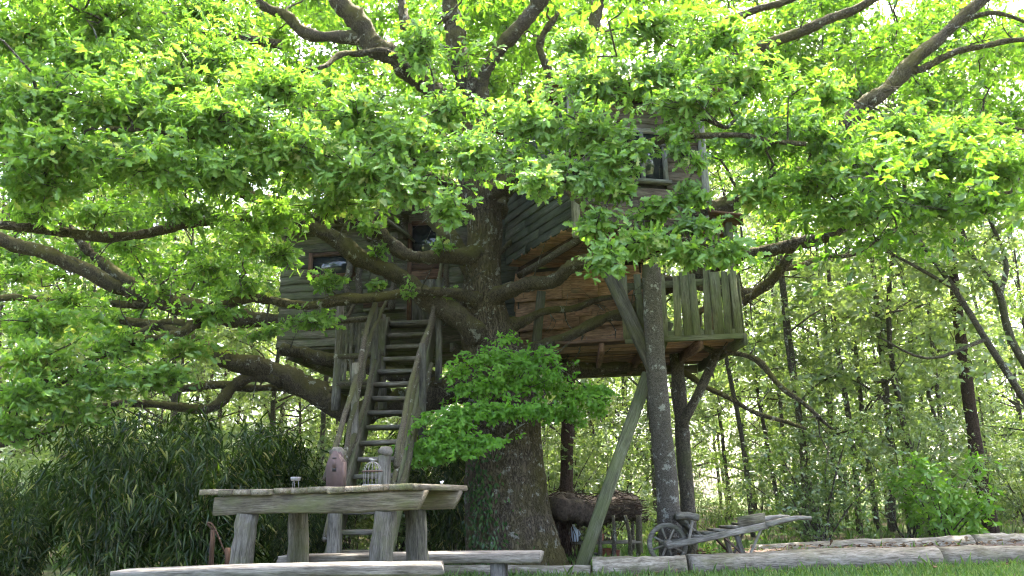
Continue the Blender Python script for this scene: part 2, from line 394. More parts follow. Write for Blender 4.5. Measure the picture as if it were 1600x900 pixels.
def leaf_mesh(name, pos, dirs, nrm, size, tmpl, tint):
    T, F = tmpl; k = len(T); n = len(pos)
    d = norm(dirs); s = norm(np.cross(nrm, d)); m = np.cross(d, s)
    V = pos[:, None, :] + size[:, None, None] * (T[None, :, 0:1] * d[:, None, :] + T[None, :, 1:2] * s[:, None, :] + T[None, :, 2:3] * m[:, None, :])
    loops1 = np.array([i for f in F for i in f]); cnt = np.array([len(f) for f in F])
    loops = (loops1[None, :] + (np.arange(n) * k)[:, None]).ravel()
    return np_mesh(name, V.reshape(-1, 3), np.tile(cnt, n), loops, np.repeat(tint, len(F)))

def pad(c, r, n_tw, per, size, out=None, flat=0.45, droop=0.15, up=0.6, shell=2.4, spread=0.55):
    """leafy twigs in an ellipsoid: returns pos, dirs, normals, size, tint and the twig tips"""
    c = np.array(c, float); r = np.array(r, float)
    u = norm(RNG.normal(size=(n_tw, 3))); rad = RNG.random(n_tw) ** (1 / shell) * (1 + .30 * np.clip(RNG.normal(size=n_tw), -1.5, 2.2))
    ph = RNG.uniform(0, 6.28, 3); rad *= 1 + .28 * np.sin(3 * np.arctan2(u[:, 1], u[:, 0]) + ph[0]) * np.cos(2.5 * u[:, 2] + ph[1])
    tips = c + u * r * rad[:, None]
    td = norm(u * np.array([1, 1, flat]) + RNG.normal(0, .35, (n_tw, 3)) + np.array([0, 0, -droop]))
    ct = np.clip(RNG.normal(0.48, 0.13), 0, 1)
    tt = np.clip(RNG.normal(ct, 0.14, n_tw), 0, 1)
    o = norm(u) if out is None else norm(np.array(out, float))[None, :] * np.ones((n_tw, 1))
    pos = np.repeat(tips, per, 0); tdr = np.repeat(td, per, 0); oo = np.repeat(o, per, 0)
    N = len(pos)
    pos = pos - tdr * (RNG.random(N) ** 1.5 * 0.21 * (size / 0.1))[:, None]
    dr = norm(tdr * spread + norm(RNG.normal(size=(N, 3)) * np.array([1, 1, .55])) * 0.8 + np.array([0, 0, -droop]))
    nr = norm(np.array([0, 0, up]) + oo * 0.95 + RNG.normal(0, .38, (N, 3)))
    sz = size * RNG.uniform(0.5, 1.3, N)
    ti = np.clip(np.repeat(tt, per) + RNG.normal(0, .17, N), 0, 1)
    return pos, dr, nr, sz, ti, tips

class Leaves:
    def __init__(s): s.a = []
    def add(s, t): s.a.append(t[:5])
    def count(s): return sum(len(x[0]) for x in s.a)
    def build(s, name, tmpl, mat, parent=None, M=None, local=None):
        A = [np.concatenate([x[i] for x in s.a]) for i in range(5)]
        if local is not None: A[0] = A[0] - np.array(local); M = Matrix.Translation(Vector(local))
        o = mesh_obj(name, leaf_mesh(name, *A[:4], tmpl, A[4]), mat, parent, M)
        o['kind'] = 'stuff'
        return o

# ------------------------------------------------------------------ ground
def ground_z(x, y): return 0.0
gx = np.concatenate([np.linspace(-300, -30, 12), np.linspace(-28, 28, 90), np.linspace(30, 300, 12)])
gy = np.concatenate([np.linspace(-60, -8, 8), np.linspace(-6, 50, 90), np.linspace(55, 500, 14)])
GX, GY = np.meshgrid(gx, gy, indexing='ij')
def hz(x, y):
    b = 0.05 * np.sin(x * 0.9 + 1) * np.sin(y * 0.7) + 0.03 * np.sin(x * 2.3) * np.cos(y * 1.9)
    far = np.clip((y - 13) / 10, 0, 1)
    return b * far + far * 0.25
GZ = hz(GX, GY)
nv = np.stack([GX, GY, GZ], -1).reshape(-1, 3)
ni, nj = len(gx), len(gy)
idx = np.arange(ni * nj).reshape(ni, nj)
q = np.stack([idx[:-1, :-1], idx[1:, :-1], idx[1:, 1:], idx[:-1, 1:]], -1).reshape(-1, 4)
gr = mesh_obj('ground', np_mesh('ground', nv, np.full(len(q), 4), q.ravel(), smooth=True), M_['ground']); tag(gr, kind='structure')

# ------------------------------------------------------------------ the oak: trunk, limbs, crown
oak_base = at(800, 884, 10.0); oak_base.z = 0
oak = thing('oak_tree', oak_base, 'huge spreading old oak with mossy limbs growing through the tree house', 'tree')

def rp(px, d):  # radius in metres of a half-width of px photo pixels at distance d
    return px * d / FPX

# trunk: rings at photo rows with centre and half width
tr = [(803, 905, 72, 10.0), (803, 885, 69, 10.0), (798, 840, 65, 10.0), (793, 800, 62, 10.0), (788, 750, 59, 10.0), (787, 700, 54, 10.0), (788, 650, 51, 10.0),
      (784, 600, 51, 10.0), (775, 555, 50, 10.0), (762, 515, 43, 10.0), (755, 480, 37, 9.95), (755, 440, 30, 9.9), (756, 400, 28, 9.9), (759, 360, 28, 9.9), (752, 320, 29, 9.9),
      (742, 280, 28, 9.9), (733, 240, 27, 9.9), (728, 200, 25, 9.9)]
tp = np.array([list(at(x, y, d)) for x, y, w, d in tr]); trd = np.array([rp(w, d) * 1.02 for x, y, w, d in tr])
n_r, n_s = 110, 84
TP = spline(np.hstack([tp, trd[:, None]]), n_r)
ang = np.linspace(0, 2 * np.pi, n_s, endpoint=False)
V = np.zeros((n_r, n_s, 3))
for i in range(n_r):
    z = TP[i, 2]; r0 = TP[i, 3]
    flare = 0.22 * math.exp(-max(z, 0) / 0.35)
    lob = 1 + flare * (0.5 + 0.5 * np.cos(5 * ang + 0.7)) + 0.035 * np.sin(3 * ang + z * 1.3) + 0.03 * np.sin(7 * ang - z * 2.1)
    ridge = 0.035 * np.abs(np.sin(ang * 15 + 1.6 * np.sin(z * 2.2 + ang * 2) + 0.8 * np.sin(z * 5.1))) + RNG.normal(0, .008, n_s)
    r = r0 * (lob + ridge - 0.02)
    V[i, :, 0] = TP[i, 0] + np.cos(ang) * r; V[i, :, 1] = TP[i, 1] + np.sin(ang) * r * 1.05; V[i, :, 2] = z
fi = np.arange(n_r * n_s).reshape(n_r, n_s)
fq = np.stack([fi[:-1], np.roll(fi, -1, 1)[:-1], np.roll(fi, -1, 1)[1:], fi[1:]], -1).reshape(-1, 4)
mesh_obj('trunk', np_mesh('trunk', V.reshape(-1, 3) - np.array(oak_base), np.full(len(fq), 4), fq.ravel(), smooth=True), M_['oak_bark'], oak, Matrix.Translation(oak_base))

LIMBS = []   # sampled points for hanging branchlets: (pos, radius)
def limb(way, name='limb', mat='limb_bark', wob=0.07, sides=16):
    P = np.array([list(at(x, y, d)) + [rp(w, d)] for x, y, d, w in way])
    n = max(24, 12 * len(P)); S = spline(P, n)
    L = np.linalg.norm(np.diff(S[:, :3], axis=0), axis=1).sum()
    ph = RNG.random(6) * 6.28
    s = np.linspace(0, 1, n)
    amp = np.minimum(1, np.minimum(s * 6, (1 - s) * 6)) * 0.045
    for k in range(3): S[:, k] += amp * (np.sin(s * L * 3.1 + ph[k]) * .6 + np.sin(s * L * 7.3 + ph[k + 3]) * .4)
    q_ = np.convolve(RNG.normal(0, 1, n + 8), np.ones(5) / 5, 'same')[4:-4]      # knots and swellings
    S[:, 3] = np.maximum(S[:, 3] * (1 + .20 * q_ + RNG.normal(0, .035, n)) * (.9 + .18 * np.exp(-s * L / .2)), 0.008)
    o = MB().tube(S[:, :3], S[:, 3], sides, wob).build(name, M_[mat], oak, smooth=True, local=S[0, :3])
    for i in range(2, n): LIMBS.append((S[i, :3].copy(), S[i, 3]))
    return o

limb([(765, 540, 9.8, 24), (715, 495, 9.6, 20), (640, 447, 9.5, 16), (560, 400, 9.3, 15), (485, 348, 9.1, 14), (420, 318, 8.8, 13), (330, 285, 8.5, 10), (220, 275, 8.2, 8), (90, 250, 7.8, 5)])
limb([(755, 395, 9.8, 17), (715, 402, 9.65, 14), (660, 400, 9.5, 12), (610, 378, 9.4, 12), (560, 345, 9.2, 12), (470, 345, 9.1, 12), (390, 335, 9.0, 10), (300, 347, 8.9, 8), (210, 372, 8.8, 9), (120, 366, 8.7, 10), (40, 352, 8.5, 8), (-60, 350, 8.2, 6)])
limb([(745, 430, 9.85, 18), (715, 385, 9.9, 16), (670, 340, 10.0, 15), (620, 280, 10.0, 16), (560, 220, 10.0, 14), (470, 160, 10, 11), (350, 110, 10, 8)])
limb([(745, 470, 9.7, 14), (700, 456, 9.45, 8), (640, 462, 9.3, 8), (560, 466, 9.1, 9), (490, 472, 9.0, 9), (420, 470, 8.9, 8), (370, 473, 8.8, 8), (310, 505, 8.7, 8), (250, 522, 8.6, 7), (180, 545, 8.5, 6), (90, 590, 8.3, 5), (-30, 640, 8.1, 4)])
limb([(310, 505, 8.7, 7), (265, 505, 8.8, 6), (205, 530, 8.8, 6), (120, 580, 8.7, 5), (40, 610, 8.6, 4), (-60, 620, 8.5, 3)])
limb([(780, 605, 9.9, 30), (700, 612, 9.9, 27), (620, 632, 9.95, 24), (545, 640, 10.0, 22), (480, 607, 9.9, 21), (400, 575, 9.7, 18), (335, 548, 9.6, 15), (280, 520, 9.6, 10), (190, 500, 9.6, 7)])
limb([(440, 592, 9.8, 12), (395, 588, 9.75, 9), (365, 612, 9.7, 10), (330, 634, 9.6, 8), (270, 634, 9.5, 7), (190, 628, 9.4, 7), (120, 655, 9.2, 7), (50, 682, 9.1, 6), (-40, 705, 9.0, 5)])
limb([(530, 612, 9.9, 8), (450, 606, 9.9, 7), (370, 606, 9.9, 7), (290, 607, 9.9, 6), (225, 606, 9.9, 4)])
limb([(560, 480, 11.3, 16), (440, 500, 11.2, 15), (330, 492, 11.0, 15), (255, 468, 10.9, 18), (170, 440, 10.7, 14), (90, 405, 10.5, 13), (0, 370, 10.3, 12), (-100, 330, 10.0, 8)])
limb([(265, 470, 10.9, 14), (200, 438, 10.8, 11), (150, 400, 10.7, 9), (105, 360, 10.6, 8), (50, 310, 10.5, 6), (20, 250, 10.4, 4)])
limb([(330, 492, 11.0, 9), (220, 478, 10.8, 7), (110, 465, 10.6, 6), (0, 468, 10.4, 6), (-80, 460, 10.2, 4)])
limb([(440, 545, 10.3, 9), (500, 560, 10.3, 11), (580, 575, 10.3, 12), (680, 590, 10.2, 14)])
# right-hand limbs
limb([(765, 470, 9.8, 15), (800, 452, 9.5, 13), (850, 438, 9.3, 13), (900, 418, 9.1, 12), (985, 380, 9.1, 11), (1060, 345, 9.2, 12), (1130, 320, 9.2, 15), (1190, 300, 9.2, 15), (1270, 262, 9.0, 14), (1330, 190, 9.0, 14), (1400, 125, 9.0, 13), (1470, 55, 9.0, 12), (1560, -20, 9.0, 8)])
limb([(800, 560, 9.9, 18), (860, 536, 9.7, 11), (922, 507, 9.5, 9), (977, 490, 9.4, 9), (1045, 452, 9.3, 9), (1090, 425, 9.3, 11), (1175, 398, 9.2, 12), (1240, 385, 9.1, 12), (1300, 362, 9.0, 10), (1370, 335, 8.8, 8), (1470, 320, 8.6, 5), (1580, 300, 8.4, 3)])
limb([(790, 510, 9.9, 14), (845, 495, 9.8, 7), (905, 475, 9.8, 6), (965, 458, 9.8, 5), (1040, 440, 10, 7), (1150, 455, 10.5, 6), (1200, 440, 10.8, 5)])
limb([(800, 575, 10.2, 18), (880, 572, 10.4, 13), (960, 578, 10.5, 10), (1030, 575, 10.6, 7), (1100, 598, 10.6, 5), (1170, 640, 10.6, 4), (1260, 670, 10.5, 3)])
limb([(1010, 520, 9.6, 6), (1060, 526, 9.6, 5), (1120, 545, 9.5, 5), (1190, 572, 9.4, 5), (1240, 620, 9.4, 4), (1300, 670, 9.4, 3)])
limb([(1240, 385, 9.1, 7), (1215, 420, 9.3, 8), (1180, 455, 9.5, 7), (1160, 475, 9.6, 6)])
limb([(1215, 420, 9.3, 5), (1280, 405, 9.5, 4), (1340, 395, 9.5, 3), (1400, 360, 9.5, 3)])
limb([(1400, 125, 9.0, 8), (1450, 100, 9.0, 7), (1520, 72, 9.0, 6), (1620, 62, 9.0, 5)])
limb([(1330, 190, 9.0, 7), (1400, 182, 9.0, 6), (1480, 185, 9.0, 5), (1560, 195, 9.0, 4), (1650, 210, 9, 3)])
limb([(1470, 55, 9.0, 6), (1540, 20, 8.9, 5), (1620, 40, 8.8, 3)])
# upper limbs
limb([(733, 250, 9.9, 24), (700, 190, 9.7, 22), (665, 130, 9.6, 22), (610, 90, 9.5, 22), (570, 50, 9.4, 20), (530, 0, 9.3, 18), (480, -70, 9.2, 14), (420, -150, 9.0, 9)])
limb([(732, 230, 9.9, 24), (728, 160, 9.8, 19), (718, 100, 9.7, 18), (712, 40, 9.6, 18), (700, -30, 9.5, 16), (690, -130, 9.3, 11)])
limb([(735, 230, 9.9, 20), (750, 150, 9.8, 15), (772, 92, 9.7, 12), (805, 45, 9.6, 13), (850, -5, 9.5, 13), (910, -70, 9.4, 9)])
limb([(728, 215, 10.0, 18), (700, 165, 10.2, 14), (672, 120, 10.4, 12), (640, 60, 10.6, 10), (625, -20, 10.8, 8)])
limb([(660, 135, 9.6, 10), (600, 78, 9.0, 7), (548, 82, 8.8, 6), (505, 105, 8.5, 5), (440, 120, 8.2, 4)])
limb([(570, 60, 9.4, 12), (480, 50, 9.6, 11), (440, 25, 9.6, 10), (390, -10, 9.6, 9), (330, -60, 9.6, 6)])
limb([(440, 70, 9.6, 8), (300, 45, 9.5, 7), (250, 25, 9.4, 7), (190, 15, 9.3, 6), (100, -20, 9.2, 5)])
limb([(300, 45, 9.5, 6), (270, 20, 9.4, 6), (330, 12, 9.3, 5), (370, -15, 9.2, 5)])
limb([(775, 330, 9.9, 20), (800, 260, 10.3, 17), (850, 180, 10.6, 14), (900, 110, 10.8, 13), (930, 30, 11, 12), (960, -60, 11, 9)])
limb([(780, 300, 10.0, 18), (880, 215, 9.9, 14), (1000, 145, 9.8, 12), (1090, 105, 9.6, 11), (1160, 85, 9.5, 11), (1240, 55, 9.4, 10), (1330, 15, 9.3, 9), (1420, -30, 9.2, 7)])
limb([(1000, 145, 9.8, 8), (1080, 75, 9.8, 8), (1120, 38, 9.8, 8), (1200, 10, 9.8, 7), (1300, -20, 9.8, 6)])
limb([(845, 190, 10.6, 8), (858, 120, 10.6, 8), (845, 80, 10.6, 7), (870, 20, 10.6, 6)])
limb([(728, 330, 9.6, 14), (690, 290, 8.9, 11), (600, 245, 8.0, 9), (480, 225, 7.4, 7), (330, 210, 7.0, 5), (170, 200, 6.6, 4)])
limb([(770, 300, 9.6, 12), (850, 260, 8.8, 10), (940, 235, 8.0, 8), (1040, 215, 7.4, 7), (1150, 215, 7.0, 5), (1260, 225, 6.8, 4)])
limb([(1040, 215, 7.4, 5), (1060, 190, 7.3, 6), (1100, 185, 7.2, 5), (1135, 200, 7.2, 4)])
limb([(845, 262, 8.8, 7), (880, 300, 8.2, 5), (960, 350, 7.8, 4), (1060, 370, 7.6, 3), (1110, 385, 7.5, 2)])

# small-stuff helper: a branchlet from the nearest limb to a pad, and twigs inside the pad
LP = np.array([p for p, r in LIMBS]); LR = np.array([r for p, r in LIMBS])
TW = MB(); PADS = []
def branchlets(c, r, tips, n_tw=9):
    PADS.append((np.array(c), np.array(tips), n_tw))
def join_pad(c, tips, n_tw, a, ra):
    b = c
    L = np.linalg.norm(b - a)
    if L > 0.15:
        n = 7; t = np.linspace(0, 1, n)[:, None]
        S = a * (1 - t) + b * t; S[1:-1] += RNG.normal(0, .06 * min(L, 2.0), (n - 2, 3)); S[:, 2] += (np.sin(t[:, 0] * np.pi) * .08 * L)
        TW.tube(S, np.linspace(min(.012 + .010 * L, ra * .8 + .004), .006, n), 5, .05, False)
    k = RNG.choice(len(tips), min(n_tw, len(tips)), replace=False)
    for j in k:
        e = tips[j]; n = 4; t = np.linspace(0, 1, n)[:, None]
        S = b * (1 - t) + e * t; S[1:-1] += RNG.normal(0, .03, (n - 2, 3))
        TW.tube(S, np.linspace(.007, .003, n), 3, 0, False)

FRONT, BACK = Leaves(), Leaves()
OC = np.array(oak_base) + np.array([0, 0, 4.5])
def front_pad(px, py, d, rpx, rpy, n, size=0.098, per=7, det=FRONT, flat=.5):
    c = np.array(at(px, py, d)); r = np.array([rp(rpx, d), rp((rpx + rpy) / 2, d), rp(rpy, d)])
    out = c - OC; out[2] *= .3
    t = pad(c, r, n, per, size, out=out, flat=flat)
    det.add(t); branchlets(c, r, t[5], max(6, n // 7))

# foliage hung in the open air in front of the trunk (photo row/column of each bough's centre, its distance, its half size)
FP = [  # left and centre
 (40, 60, 7.6, 110, 60), (170, 45, 7.8, 120, 55), (310, 90, 7.6, 120, 55), (60, 160, 6.9, 120, 55), (200, 170, 6.8, 130, 50), (340, 190, 6.8, 120, 50),
 (90, 245, 6.6, 120, 50), (240, 255, 6.6, 110, 45), (60, 290, 6.7, 90, 35), (430, 140, 7.2, 110, 45), (460, 235, 6.9, 110, 55), (560, 180, 7.2, 100, 45),
 (560, 270, 7.0, 100, 50), (640, 230, 7.2, 95, 45), (655, 75, 7.6, 52, 48), (700, 170, 7.6, 80, 40), (650, 295, 7.1, 75, 38), (350, 280, 6.9, 85, 40),
 (420, 340, 7.6, 75, 35), (440, 400, 8.0, 40, 28), (520, 320, 7.4, 80, 28), (310, 20, 8.2, 100, 45), 
 (700, 330, 6.9, 38, 26), (740, 240, 7.2, 50, 40), (130, 100, 7.3, 110, 45), (260, 130, 7.2, 110, 40), (20, 210, 6.8, 90, 50),
 # right
 (830, 190, 7.4, 90, 45), (930, 130, 7.6, 90, 50), (880, 270, 7.2, 75, 35), (930, 205, 7.2, 80, 36), (1030, 120, 7.6, 90, 45), (1080, 165, 7.2, 95, 34),
 (1170, 130, 7.4, 90, 45), (1200, 215, 7.1, 80, 42), (1280, 215, 7.2, 80, 45), (925, 280, 7.1, 48, 32), (955, 245, 7.1, 36, 32), (965, 300, 7.1, 34, 18), (1060, 205, 7.2, 45, 14), (1075, 300, 7.1, 20, 14), (1190, 300, 7.2, 62, 35), (1020, 335, 7.2, 50, 18),
 (1085, 352, 7.1, 52, 20), (1000, 380, 7.0, 65, 28), (950, 405, 6.9, 42, 32), (1075, 395, 7.0, 55, 26), (1140, 395, 7.1, 45, 30), (930, 350, 7.1, 45, 25),
 (1260, 290, 7.3, 80, 35), (1360, 260, 7.5, 90, 40), (1460, 250, 7.6, 100, 45), (1560, 260, 7.6, 80, 45), (1330, 330, 7.4, 80, 30), (1430, 320, 7.6, 80, 30),
 (840, 285, 6.6, 40, 22), (1540, 320, 7.8, 70, 25), (1130, 60, 7.9, 80, 50), (1010, 45, 8.2, 75, 40), (900, 70, 8.4, 55, 40), 
 (150, 335, 8.6, 90, 24), (290, 335, 8.4, 80, 22), (380, 385, 8.6, 60, 24), (60, 335, 8.4, 60, 20), (200, 385, 9.6, 60, 22), (330, 420, 9.8, 60, 22), (110, 470, 9.7, 70, 22), (240, 455, 9.9, 50, 16), (30, 430, 9.6, 60, 22), (170, 500, 9.7, 70, 20),
 (1085, 310, 7.1, 30, 18), (1000, 235, 7.0, 28, 16), (1060, 235, 7.0, 20, 12), (1090, 255, 7.0, 16, 12), (985, 265, 7.0, 14, 10), (1040, 320, 7.1, 40, 12), (1400, 200, 7.8, 80, 30), (1500, 210, 7.9, 80, 30), (1290, 150, 8.2, 60, 35),
 # low left
 (60, 560, 8.0, 90, 35), (40, 620, 7.8, 80, 35), (150, 600, 8.1, 80, 30), (250, 590, 8.4, 70, 25), (60, 505, 8.3, 80, 30), (180, 540, 8.5, 80, 25), (330, 490, 8.6, 60, 20), (380, 455, 8.8, 55, 22), (480, 500, 8.9, 45, 18), (290, 545, 8.7, 70, 22), (410, 520, 8.9, 40, 14), (130, 650, 8.1, 60, 20), (20, 670, 8.0, 50, 22),
 # sprays on the limbs before the cabin
 (515, 440, 9.0, 30, 20), (590, 445, 9.2, 18, 10), (575, 355, 9.1, 28, 12), (690, 385, 9.4, 18, 10), (700, 462, 9.5, 16, 6), (500, 505, 9.0, 30, 12), (640, 455, 9.2, 8, 5), (590, 395, 9.3, 18, 9)]
for (px, py, d, a, b) in FP:
    area = a * b
    front_pad(px, py, d, a, b, int(area / 24) + 6)

# crown behind and above: sunlit from beyond, seen through the gaps
def clear_of_view(c, r):
    X, Y = proj(np.array([c])); X, Y = X[0], Y[0]; rr = r * FPX / max(c[1], 1)
    if 420 - rr * .7 < X < 1200 + rr * .6 and 300 - rr * .5 < Y < 950 and c[1] < 14: return False   # the tree house stands free there
    if Y > 430 - rr * .3 and X > 1150: return False
    if Y > 560 and X < 430: return False
    if c[1] < 5.5 and Y > -250: return False
    return True
cnt = 0; tries = 0
while cnt < 240 and tries < 6000:
    tries += 1
    u = norm(RNG.normal(size=3)); rr = RNG.random() ** .45
    c = np.array([-0.3, 10.2, 7.6]) + u * rr * np.array([10.5, 6.8, 5.6])
    if c[2] < 3.0 or c[1] < 4.2: continue
    r = RNG.uniform(.55, .95)
    if not clear_of_view(c, r): continue
    _X, _Y = proj(np.array([c]))
    if 470 < _X[0] < 900 and -60 < _Y[0] < 170 and c[1] < 10.3 and RNG.random() < .65: continue      # the fork of the crown stands open to the front
    if 1290 < _X[0] < 1580 and -40 < _Y[0] < 200 and c[1] < 9.6: continue
    if _X[0] < 300 and 320 < _Y[0] < 480 and c[1] < 10.6: continue
    if _Y[0] < -90 and RNG.random() < .62: continue      # unseen crown top thinned so that sun reaches the front leaves
    t = pad(c, (r, r, r * .42), int(66 * r), 7, 0.108, out=(c - OC) * np.array([1, 1, .3]))
    BACK.add(t); branchlets(c, r, t[5], 7); cnt += 1
# boughs on the far side that close the gaps between the limbs
BP = [(60, 340, 12), (180, 330, 12.5), (300, 390, 12), (100, 430, 12.5), (230, 410, 12), (360, 420, 12), (60, 500, 12), (200, 500, 12.2), (330, 440, 12), (390, 370, 12.5), (30, 400, 12),
      (1250, 100, 12.5), (1330, 60, 12), (1450, 140, 12), (1550, 120, 12), (1280, 170, 12), (1400, 220, 12), (1520, 30, 12), (1580, 190, 12), (1230, 330, 12), (1200, 250, 12),
      (1450, 40, 12.4), (1340, 140, 12.5), (600, 30, 12.5), (820, 90, 12.5), (760, 30, 12.5), (500, 20, 12.5), (650, 190, 13), (540, 150, 12.6), (820, 230, 12.6), (250, 60, 12.6), (120, 20, 12.8), (400, 250, 12.5), (1200, 390, 12.6), (1170, 470, 12.4), (480, 95, 11.5), (430, 55, 11.8), (560, 120, 11.5), (520, 45, 12), (380, 40, 12), (630, 20, 11.8), (690, 70, 12), (790, 30, 11.5), (850, 60, 11.6), (900, 20, 12), (960, 60, 12), (740, 90, 12), (1060, 20, 11.6), (1180, 50, 11.6), (820, 150, 11.8), (1120, 110, 11.6), (1230, 20, 11.8)]
for (px, py, d) in BP + [(x + RNG.uniform(-60, 60), y + RNG.uniform(-35, 35), d_ + 1.6) for x, y, d_ in BP] + [(RNG.uniform(-40, 1640), RNG.uniform(-40, 300), RNG.uniform(13, 16)) for _ in range(70)] + [(RNG.uniform(1180, 1640), RNG.uniform(-20, 230), RNG.uniform(11.5, 14)) for _ in range(26)]:
    if 420 < px < 1200 and py > 210: continue

    c = np.array(at(px, py, d + RNG.uniform(-.5, 1.2))); r = RNG.uniform(.55, .85)
    t = pad(c, (r, r, r * .45), 64, 6, 0.105, out=(c - OC) * np.array([1, 1, .3])); BACK.add(t); branchlets(c, r, t[5], 7)

# the fresh shoot that hangs before the bole: small bright leaves
SH = Leaves()
limb([(812, 660, 9.5, 4), (770, 600, 9.0, 4), (800, 560, 8.8, 3), (850, 560, 8.7, 2)], 'branch', 'twig_bark', sides=6)
limb([(800, 690, 9.45, 4), (750, 665, 9.0, 3), (700, 690, 8.7, 3), (670, 710, 8.6, 2)], 'branch', 'twig_bark', sides=6)
limb([(840, 650, 9.5, 3), (880, 620, 9.2, 3), (920, 610, 9.1, 2)], 'branch', 'twig_bark', sides=6)
for (px, py, d, a, b, n) in [(770, 560, 8.7, 45, 20, 60), (830, 560, 8.7, 45, 22, 70), (740, 610, 8.7, 40, 20, 60), (790, 600, 8.7, 50, 22, 80), (850, 600, 8.9, 40, 22, 60), (900, 620, 9.0, 45, 24, 75), (880, 650, 9.0, 40, 16, 45),
                             (720, 650, 8.6, 45, 20, 70), (770, 640, 8.6, 45, 18, 60), (690, 690, 8.5, 45, 18, 65), (760, 690, 8.6, 42, 14, 50), (670, 715, 8.5, 30, 16, 45), (720, 705, 8.5, 35, 15, 40), (935, 640, 9.1, 20, 18, 25), (790, 530, 8.8, 20, 8, 12), (655, 700, 8.5, 30, 14, 30), (800, 645, 8.6, 45, 18, 50), (850, 640, 8.8, 40, 18, 45), (720, 580, 8.7, 30, 16, 30), (810, 580, 8.6, 60, 22, 60), (930, 615, 9.1, 30, 20, 30), (700, 665, 8.5, 50, 18, 50)]:
    c = np.array(at(px, py, d)); r = np.array([rp(a, d) * 1.15, rp(a, d) * .8, rp(b, d) * .8])
    t = pad(c, r, int(n * 1.35), 8, 0.062, out=(0, -1, 0.2)); SH.add(t); branchlets(c, r, t[5], 5)

# grow the branchlets: always the pad nearest to wood that stands already
LP = np.array([p for p, r in LIMBS]); LR = np.array([r for p, r in LIMBS])
left = list(range(len(PADS))); C_ = np.array([p[0] for p in PADS])
near = np.array([np.min(np.linalg.norm(LP - c, axis=1)) for c in C_]); src_ = np.array([np.argmin(np.linalg.norm(LP - c, axis=1)) for c in C_])
LPl, LRl = list(LP), list(LR)
while left:
    i = min(left, key=lambda k: near[k]); left.remove(i)
    c, tips, n_tw = PADS[i]; a, ra = LPl[src_[i]], LRl[src_[i]]
    join_pad(c, tips, n_tw, a, ra)
    for f in (.35, .6, .85, 1.0):
        LPl.append(a * (1 - f) + c * f); LRl.append(.012)
        for k in left:
            dd = np.linalg.norm(LPl[-1] - C_[k])
            if dd < near[k]: near[k] = dd; src_[k] = len(LPl) - 1
# crooked bare twigs with lichen on the limbs
LB = np.array([p for p, r in LIMBS]); LRb = np.array([r for p, r in LIMBS])
for k in range(330):
    i = RNG.integers(0, len(LB))
    if LRb[i] > .12 and RNG.random() < .7: continue
    L = RNG.uniform(.2, .65); d = norm(RNG.normal(size=3) + np.array([0, -.2, .25])); P = [LB[i]]
    for q_ in range(3): d = norm(d + RNG.normal(0, .35, 3)); P.append(P[-1] + d * L / 3)
    TW.tube(spline(P, 7), np.linspace(.011, .003, 7), 4, .1, False)
    for q_ in range(2):
        b_ = P[1 + q_]; TW.tube(spline([b_, b_ + RNG.normal(0, .06, 3), b_ + RNG.normal(0, .14, 3)], 4), np.linspace(.006, .002, 4), 3, 0, False)
FRONT.build('crown', OAK, M_['oak_leaf'], oak, local=oak_base)
BACK.build('crown', OAK_SIMPLE, M_['oak_leaf_back'], oak, local=oak_base)
SH.build('young_shoots', OAK_SIMPLE, M_['shoot_leaf'], oak, local=oak_base)
tw = TW.build('twigs', M_['twig_bark'], oak, smooth=True, local=oak_base); tw['kind'] = 'stuff'

